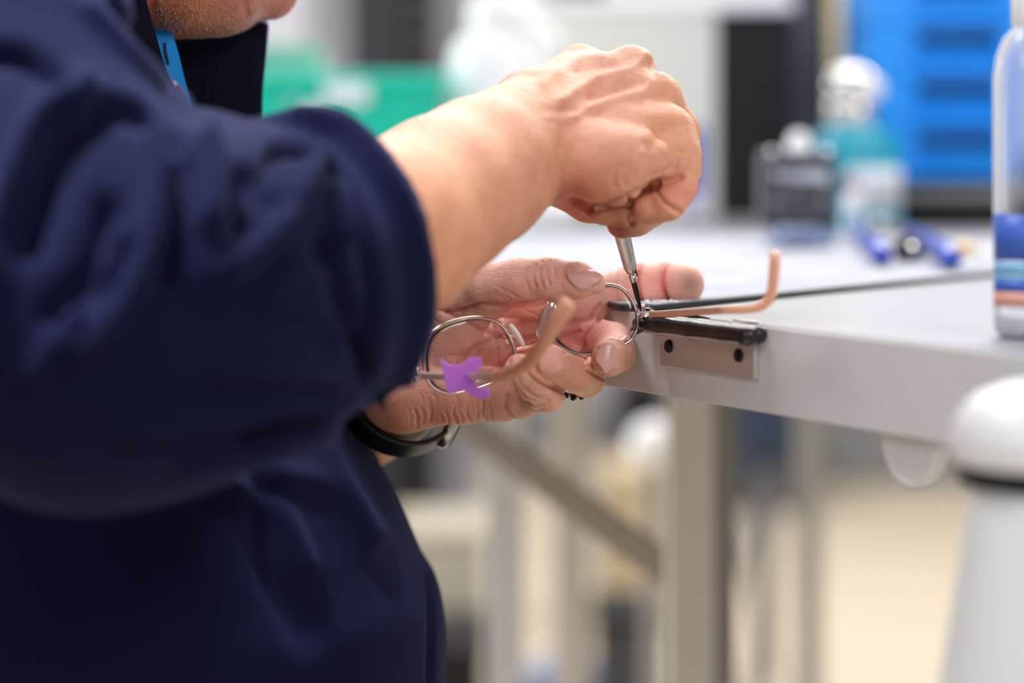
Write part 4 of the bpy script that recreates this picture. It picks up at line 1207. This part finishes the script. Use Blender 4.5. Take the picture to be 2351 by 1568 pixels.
# cream and black cabinet
Yk = 2.62
kb = thing('instrument_cabinet', 'cream fronted instrument cabinet with black side behind the right fist', 'cabinet')
cl_, cm_, cr_ = xat(1238, Yk), xat(1646, Yk), xat(1822, Yk)
z0, z1 = TOP + 0.006, zat(26, Yk)
MB().box(cl_, cm_, Yk, Yk + 0.16, z0, z1).build('front_panel', 'cream', kb, bevel=0.003)
MB().box(cm_ + 0.001, cr_, Yk + 0.004, Yk + 0.16, z0, z1 - 0.002).build('side_panel', 'black', kb, bevel=0.002)
MB().box(cl_ - 0.002, cr_ + 0.002, Yk - 0.002, Yk + 0.162, z1 - 0.0005, z1 + 0.014).build('top_cover', 'white', kb, bevel=0.003)
MB().box(xat(1540, Yk), xat(1616, Yk), Yk - 0.0008, Yk + 0.001, zat(442, Yk), zat(292, Yk)).build('printed_sticker', 'blue_deep', kb)
MB().box(xat(1560, Yk), xat(1622, Yk), Yk - 0.0008, Yk + 0.001, zat(482, Yk), zat(444, Yk)).build('printed_sticker', 'lilac', kb)
for px_ in (1262, 1620, 1795):
    MB().lathe((xat(px_, Yk), Yk + 0.02, TOP + 0.0005), [(0.008, 0), (0.008, 0.006)]).build('foot', 'black', kb)
MB().box(xat(1240, Yk), xat(1400, Yk), Yk + 0.02, Yk + 0.12, z1 + 0.0145, z1 + 0.06)
dk = thing('desktop_unit', 'dark grey electronic unit on top of the cream cabinet', 'device')
MB().box(xat(1245, Yk), xat(1398, Yk), Yk + 0.02, Yk + 0.12, z1 + 0.018, z1 + 0.075).build('housing', 'mid_grey', dk, bevel=0.003)
for k in range(2): MB().box(xat(1310 + 46 * k, Yk), xat(1336 + 46 * k, Yk), Yk + 0.016, Yk + 0.022, z1 + 0.0142, z1 + 0.06).build('front_foot', 'dark', dk, bevel=0.001)
Yp = 2.85
ps = thing('dark_post', 'tall dark grey post standing beside the black cabinet side', 'post')
MB().box(xat(1820, Yp), xat(1898, Yp), Yp, Yp + 0.04, TOP + 0.0005, TOP + 0.62).build('post_body', 'dark', ps, bevel=0.003)
MB().box(xat(1812, Yp), xat(1906, Yp), Yp - 0.006, Yp + 0.046, TOP + 0.0004, TOP + 0.012).build('post_base', 'dark', ps, bevel=0.002)
yp = thing('upright_board', 'cream-yellow edged white board upright behind the chrome bottle top', 'board')
MB().box(xat(1898, 2.88), xat(1926, 2.88), 2.86, 2.885, TOP + 0.0004, TOP + 0.5).build('yellow_edge', 'yellow', yp, bevel=0.001)
MB().box(xat(1926, 2.88), xat(1995, 2.88), 2.862, 2.882, TOP + 0.0004, TOP + 0.5).build('white_panel', 'lavender', yp, bevel=0.001)

# green crates, white bags
Yg_ = 2.45
cg = thing('green_crate', 'bright green plastic crate with white specular labels behind the rolled sleeve', 'crate')
gx0, gx1 = xat(560, Yg_), xat(1016, Yg_); gz1 = zat(168, Yg_)
mb = MB(); mb.box(gx0, gx1, Yg_, Yg_ + 0.005, TOP + .0005, gz1); mb.box(gx0, gx1, Yg_ + 0.2, Yg_ + 0.205, TOP + .0005, gz1)
mb.box(gx0, gx0 + 0.005, Yg_, Yg_ + 0.2, TOP + .0005, gz1); mb.box(gx1 - 0.005, gx1, Yg_, Yg_ + 0.2, TOP + .0005, gz1); mb.box(gx0, gx1, Yg_, Yg_ + 0.2, TOP + .0005, TOP + 0.006)
mb.build('shell', 'green', cg, bevel=0.002)
MB().box(gx0 - 0.006, gx1 + 0.006, Yg_ - 0.008, Yg_ + 0.001, gz1 - 0.014, gz1).build('rim', 'green', cg, bevel=0.002)
for px_ in (690, 900, 985):
    MB().box(xat(px_, Yg_) - 0.004, xat(px_, Yg_) + 0.004, Yg_ - 0.007, Yg_ + 0.001, TOP + 0.01, gz1 - 0.014).build('rib', 'green', cg, bevel=0.001)
MB().box(xat(745, Yg_), xat(848, Yg_), Yg_ - 0.010, Yg_ - 0.008, zat(240, Yg_), zat(192, Yg_)).build('specular_label', 'white_soft', cg, bevel=0.001)  # white cards painted in for the specular spots on the crate
MB().box(xat(700, Yg_), xat(742, Yg_), Yg_ - 0.010, Yg_ - 0.008, zat(275, Yg_), zat(240, Yg_)).build('specular_label', 'white_soft', cg, bevel=0.001)
MB().lathe((xat(670, Yg_), Yg_ - 0.009, zat(241, Yg_)), [(0.008, 0), (0.006, 0.004), (0.003, 0.0045)], 20, (0, -1, 0)).build('highlight_disc', 'green_pale', cg)  # pale disc stands in for a blurred highlight on the crate
Yc2 = 2.72
pc = thing('pale_crate', 'pale translucent green crate standing behind the bright green crate', 'crate')
mb = MB(); px0_, px1_ = xat(520, Yc2), xat(728, Yc2); pz = zat(108, Yc2)
mb.box(px0_, px1_, Yc2, Yc2 + 0.004, TOP + .0005, pz); mb.box(px0_, px1_, Yc2 + 0.14, Yc2 + 0.144, TOP + .0005, pz)
mb.box(px0_, px0_ + .004, Yc2, Yc2 + 0.14, TOP + .0005, pz); mb.box(px1_ - .004, px1_, Yc2, Yc2 + 0.14, TOP + .0005, pz); mb.box(px0_, px1_, Yc2, Yc2 + .14, TOP + .0005, TOP + .005)
mb.build('shell', 'green_pale', pc, bevel=0.002)
MB().box(px0_ - .003, px1_ + .003, Yc2 - 0.005, Yc2 - .0002, pz - 0.008, pz + 0.002).build('rim', 'green_pale', pc, bevel=0.001)
Yw = 2.5
wj = thing('white_canister', 'large white plastic canister with wide cap beside the green crate', 'canister')
wx = xat(1145, Yw)
MB().lathe((wx, Yw + .02, TOP + .0005), [(0.045, 0), (0.050, 0.004), (0.051, zat(120, Yw) - TOP - .01), (0.046, zat(95, Yw) - TOP), (0.030, zat(80, Yw) - TOP), (0.028, zat(72, Yw) - TOP)], 40).build('body', 'white_soft', wj)
MB().lathe((wx + 0.004, Yw + .02, zat(74, Yw)), [(0.034, 0), (0.036, 0.004), (0.036, 0.032), (0.031, 0.040)], 40).build('cap', 'white', wj)
MB().tube(spline([(wx + 0.03, Yw - 0.01, zat(60, Yw)), (wx + 0.055, Yw - 0.03, zat(90, Yw)), (wx + 0.058, Yw - 0.03, zat(150, Yw)), (wx + 0.048, Yw - 0.02, zat(200, Yw))], 6), 0.007, 12).build('handle', 'white', wj)
wg = thing('white_tub', 'short white tub between the canister and the cream cabinet', 'tub')
wx2 = xat(1265, 2.3)
MB().lathe((wx2, 2.3, TOP + .0037), [(0.016, 0), (0.020, 0.003), (0.022, 0.016), (0.0235, 0.018), (0.0235, 0.024), (0.019, 0.027)], 32).build('tub_body', 'white', wg)
MB().lathe((wx2, 2.3, TOP + .0302), [(0.019, 0), (0.018, 0.003), (0.008, 0.005)], 32).build('lid', 'white_soft', wg)
Yd = 3.25

# pliers
pl = thing('pliers', 'blue handled pliers lying open beside the teal bottle', 'pliers')
zq = TOP + 0.009
def tp(px, py, dz=0.012):
    Yq = (CZ - TOP - dz) * F / (py - HY); q = P(px, py, Yq); return q
for pts, nm in (([(1960, 528), (1990, 545), (2016, 568), (2024, 582)], 'grip'), ([(2080, 532), (2120, 548), (2160, 570), (2184, 590)], 'grip')):
    q = spline([tp(a, b) for a, b in pts], 6); n = len(q)
    MB().tube(q, [0.0050 + 0.0030 * (k / n) for k in range(n - 1)] + [0.004], 14, False, 0.9).build(nm, 'grip', pl)
q = spline([tp(2082, 534), tp(2040, 526), tp(2000, 522), tp(1962, 529)], 6)
MB().tube(q, 0.0055, 12, False, 0.8).build('jaw', mat('worn_steel', (140, 118, 106), 0.35, 0.8), pl)
MB().lathe(tp(2020, 524) , [(0.005, 0), (0.005, 0.006), (0.003, 0.007)], 20).build('pivot', 'steel', pl)
q0 = tp(2086, 574, 0.011)
kn = thing('hex_knob', 'black hexagonal knob with a metal centre between the pliers handles', 'knob')
MB().lathe(q0, [(0.0095, -0.006), (0.0105, -0.003), (0.0105, 0.008), (0.009, 0.010)], 6, (0.1, -1, 0.1)).build('knob_body', 'black', kn, bevel=0.0008)
MB().lathe(q0 + Vector((0.001, -0.010, 0.001)), [(0.004, 0), (0.004, 0.003), (0.002, 0.0035)], 20, (0.1, -1, 0.1)).build('metal_centre', 'steel', kn)
q0 = tp(2036, 572, 0.006)
MB2 = thing('plastic_cap', 'small white cap between the pliers and the black knob', 'cap')
MB().lathe((q0.x, q0.y, TOP + 0.0037), [(0.0085, 0), (0.009, 0.002), (0.009, 0.010), (0.007, 0.012)], 24).build('cap_shell', 'white', MB2)
q0 = tp(2216, 588, 0.004)
bf = thing('brass_fitting', 'small brass fitting at the end of the pliers', 'fitting')
MB().lathe((q0.x - .006, q0.y, TOP + 0.0085), [(0.0035, 0), (0.0052, 0.002), (0.0052, 0.007), (0.003, 0.009), (0.003, 0.015)], 20, (1, -0.2, 0)).build('fitting_body', 'brass', bf)
q0 = tp(1975, 500, 0.01)
vl = thing('clear_vial', 'small clear capped vial in front of the teal bottle', 'vial')
MB().lathe((xat(1957, 2.05), 2.05, TOP + .0037), [(0.008, 0), (0.0085, 0.001), (0.0085, 0.024), (0.006, 0.027)], 24).build('tube_body', 'water', vl)
MB().lathe((xat(1957, 2.05), 2.05, TOP + 0.0304), [(0.0068, 0), (0.0072, 0.001), (0.0072, 0.010), (0.005, 0.012)], 24).build('cap', 'white', vl)
crd = thing('folded_card', 'small white folded card at the far edge of the mat near the bottle', 'card')
q0 = tp(2245, 606, 0.006)
MB().prism([(q0.x - 0.013, q0.y, TOP + .0036), (q0.x, q0.y, TOP + 0.009), (q0.x + 0.013, q0.y, TOP + .0036)], (0, 0.018, 0)).build('card_fold', 'white_soft', crd)

# clear bottle with blue print at the right
Y = 0.985; x = xat(2372, Y); zb = TOP + 0.0004
cb = thing('clear_bottle', 'clear plastic bottle with blue and orange printed bands at the front of the bench', 'bottle')
R_ = 0.0160
H_ = zat(150, Y) - zb
MB().lathe((x, Y, zb), [(0.0135, 0), (R_ * 0.97, 0.003), (R_, 0.006), (R_, H_ - 0.004), (R_ * 0.92, H_ + 0.004), (R_ * 0.75, H_ + 0.011), (0.007, H_ + 0.016), (0.007, H_ + 0.020)], 48).build('bottle_wall', 'water', cb)
MB().lathe((x, Y, zb + H_ + 0.0165), [(0.0080, 0), (0.0085, 0.002), (0.0085, 0.016), (0.007, 0.018)], 32).build('cap', 'white', cb)
MB().lathe((x, Y, zb), [(0.0128, 0.001), (R_ * .93, 0.004), (R_ * .93, 0.0085)], 40).build('thick_base', 'white_soft', cb)
for (a, b, mm) in ((490, 596, 'print_blue'), (628, 640, 'print_sky'), (640, 668, 'print_blue'), (600, 628, 'print_sky'), (668, 700, 'print_orange')):
    vs = []; fs = []
    for i in range(25):
        an = math.radians(-175 + 170 * i / 24)
        for z in (zat(b, Y), zat(a, Y)): vs.append((x + (R_ + .0002) * math.cos(an), Y + (R_ + .0002) * math.sin(an), z))
    for i in range(24): fs.append((2 * i, 2 * i + 2, 2 * i + 3, 2 * i + 1))
    o = MB().add(vs, fs).build('printed_band', mm, cb); md = o.modifiers.new('s', 'SOLIDIFY'); md.thickness = 0.0003; md.offset = 1
MB().tube(spline([(x - .004, Y + .002, zb + 0.012), (x + .002, Y, zb + 0.06), (x, Y, zb + H_ + 0.016)], 8), 0.0018, 10).build('dip_tube', 'white', cb)

# white domed stand in the lower right
Y = 0.83; x = xat(2410, Y)
st = thing('domed_stand', 'white stand with domed head and black ring in front of the bench', 'stand')
def zz(py): return zat(py, Y)
r1 = 226 * Y / F
MB().lathe((x, Y, 0), [(r1 * 0.96, zz(1062)), (r1, zz(1035)), (r1 * 0.99, zz(985)), (r1 * 0.9, zz(940)), (r1 * 0.72, zz(905)), (r1 * 0.4, zz(880)), (r1 * 0.1, zz(872))], 48).build('domed_head', 'white', st)
MB().lathe((x, Y, 0), [(r1 * 0.80, zz(1118)), (r1 * 0.90, zz(1105)), (r1 * 0.955, zz(1063)), (r1 * 0.9, zz(1061))], 48).build('black_ring', 'black', st)
MB().lathe((x, Y, 0), [(0.075, 0.0), (0.080, 0.01), (0.060, 0.10), (245 * Y / F * 1.02, zz(1568)), (178 * Y / F, zz(1118)), (168 * Y / F, zz(1112))], 48).build('tapered_column', 'white', st)

# ================================================================== BACKGROUND ROOM, BEHIND AND UNDER THE BENCH
cbk = thing('tall_dark_cabinet', 'tall dark slate cabinet standing against the light far wall', 'cabinet')
Yd = 4.6
MB().box(xat(800, Yd), xat(930, Yd), Yd, Yd + 0.4, 0.02, 2.0).build('carcass', 'slate', cbk, bevel=0.004)
MB().box(xat(930, Yd) + .001, xat(985, Yd), Yd + 0.01, Yd + 0.4, 0.02, 1.98).build('side_rack', 'black', cbk, bevel=0.003)
for k in range(26):
    MB().box(xat(936, Yd), xat(978, Yd), Yd + 0.002, Yd + 0.01, 0.5 + k * 0.055, 0.52 + k * 0.055).build('rack_slat', mat('brown_grey', (70, 62, 60), 0.6) if k == 0 else bpy.data.materials['brown_grey'], cbk)
wc_ = thing('wall_panel', 'pale grey partition panel at the far left behind the crates', 'partition')
MB().box(xat(520, 5.2), xat(715, 5.2), 5.2, 5.24, 0, 2.0).build('panel', 'lavender', wc_, bevel=0.004)
MB().box(xat(716, 5.2), xat(722, 5.2), 5.19, 5.25, 0, 2.02).build('post', 'mid_grey', wc_, bevel=0.002)
br = thing('grey_locker', 'grey locker standing right of the dark cabinet at the back', 'locker')
MB().box(xat(1000, 5.0), xat(1095, 5.0), 5.0, 5.4, 0.0, 1.9).build('carcass', 'wall', br, bevel=0.004)
MB().box(xat(1003, 5.0), xat(1091, 5.0), 4.985, 4.999, 0.06, 1.86).build('door', mat('locker_grey', (160, 162, 172), 0.5), br, bevel=0.003)
wh = thing('white_cupboard', 'large white cupboard on the back wall above the bench', 'cupboard')
MB().box(xat(1110, 7.6), xat(2700, 7.6), 7.6, 7.97, 0.98, 2.1).build('carcass', 'white', wh, bevel=0.004)
for k in range(4):
    w_ = (xat(2700, 7.6) - xat(1110, 7.6)) / 4; a = xat(1110, 7.6) + k * w_
    MB().box(a + .004, a + w_ - .004, 7.585, 7.599, 0.99, 2.09).build('door', 'lavender', wh, bevel=0.003)

def simple_box(name, label, cat, px0, px1, py0, py1, Y, depth, m, floor=False, m2='dark'):
    t = thing(name, label, cat)
    z0 = 0.001 if floor else zat(py1, Y)
    MB().box(xat(px0, Y), xat(px1, Y), Y, Y + depth, z0, zat(py0, Y)).build('body', m, t, bevel=0.008)
    zt_ = zat(py0, Y)
    MB().box(xat(px0, Y) - .004, xat(px1, Y) + .004, Y - .004, Y + depth + .004, zt_ - 0.02, zt_ + 0.004).build('lid', m2, t, bevel=0.004)
    return t

simple_box('pale_carton', 'large pale beige carton on the floor beyond the bench legs', 'carton', 900, 1110, 1225, 0, 4.15, 0.3, mat('pale_carton', (190, 185, 170), 0.7), True, mat('pale_carton_lid', (180, 172, 155), 0.7))
simple_box('black_toolbox', 'black toolbox on the floor between person and white bench leg', 'toolbox', 985, 1112, 1490, 0, 3.8, 0.3, 'black', True, 'black')
simple_box('dark_bin', 'dark grey bin on the floor between two bench legs', 'bin', 1372, 1530, 1420, 0, 4.0, 0.25, 'dark', True, 'black')
simple_box('far_black_unit', 'black unit seen just under the bench edge between the legs', 'unit', 1430, 1530, 880, 0, 5.6, 0.4, 'black', True, 'black')
simple_box('far_grey_drawers', 'grey drawer unit in the far background under the bench', 'drawers', 1660, 1880, 850, 1045, 6.6, 0.4, 'dark', True, 'dark')
simple_box('far_low_shelf', 'long mid grey low unit along the far wall', 'unit', 1860, 2500, 900, 0, 7.2, 0.5, 'mid_grey', True, 'mid_grey')
simple_box('tan_board_box', 'tan board box behind the middle bench legs', 'box', 1395, 1545, 1090, 0, 5.0, 0.3, 'tan', True, 'tan')
# round white waste bag / lamp
Yl = 3.2
lp_ = thing('white_globe', 'round white object on a thin stem under the bench', 'lamp')
MB().ball((xat(1500, Yl), Yl, zat(1020, Yl)), 0.034, 24).build('globe', 'white', lp_)
MB().lathe((xat(1500, Yl), Yl, 0), [(0.10, 0), (0.10, 0.02), (0.012, 0.03), (0.012, zat(1078, Yl)), (0.018, zat(1070, Yl)), (0.018, zat(1062, Yl))], 24).build('stem', 'leg_grey', lp_)
# stool seat and frame (grey tubes, petrol cushion)
Ys = 4.3
ch = thing('swivel_stool', 'grey framed stool with dark blue cushion behind the bench', 'stool')
MB().lathe((xat(1765, Ys), Ys, zat(1030, Ys)), [(0.035, -0.03), (0.05, -0.02), (0.055, 0.05), (0.05, 0.14)], 28).build('cushion', 'petrol', ch)
MB().tube([(xat(1765, Ys), Ys, zat(1066, Ys)), (xat(1715, Ys), Ys - 0.1, 0.001)], 0.012, 12).build('leg', 'mid_grey', ch)
MB().tube([(xat(1765, Ys), Ys, zat(1066, Ys)), (xat(1800, Ys), Ys + 0.2, 0.001)], 0.012, 12).build('leg', 'mid_grey', ch)
MB().tube([(xat(1765, Ys), Ys, zat(1066, Ys)), (xat(1660, Ys), Ys + 0.25, 0.001)], 0.012, 12).build('leg', 'mid_grey', ch)
fp = thing('floor_post', 'slim grey steel post standing on the sand coloured floor', 'post')
MB().box(xat(1834, 3.4), xat(1886, 3.4), 3.4, 3.43, 0.0, 1.0).build('post_body', 'leg_grey', fp, bevel=0.002)
MB().box(xat(1815, 3.4), xat(1905, 3.4), 3.37, 3.46, 0.0, 0.01).build('post_base', 'leg_grey', fp, bevel=0.002)
bg_ = thing('blue_bag', 'pale blue bag lying on the floor behind the second bench leg', 'bag')
MB().ball((xat(1290, 4.35), 4.35, 0.035), 0.06, 20, (1.3, 1, 0.58)).build('bag_body', mat('pale_blue', (140, 158, 205), 0.6), bg_)
MB().tube(spline([(xat(1290, 4.35) - .03, 4.35, .06), (xat(1290, 4.35), 4.35, 0.085), (xat(1290, 4.35) + .03, 4.35, .06)], 6), 0.006, 10).build('bag_handle', 'blue_deep', bg_)

# ------------------------------------------------------------------ put every Empty at the base of its thing
bpy.context.view_layer.update()
for o in list(C.objects):
    if o.type == 'EMPTY' and o.parent is None:
        lo = [1e9] * 3; hi = [-1e9] * 3
        for c in o.children:
            if c.type != 'MESH' or not c.data.vertices: continue
            for q in c.bound_box:
                for k in range(3): lo[k] = min(lo[k], q[k]); hi[k] = max(hi[k], q[k])
        if lo[0] > 1e8: continue
        b = Vector(((lo[0] + hi[0]) / 2, (lo[1] + hi[1]) / 2, lo[2]))
        if '_base' in o: del o['_base']
        o.location = b
        for c in o.children: c.location = -b
bpy.context.view_layer.update()
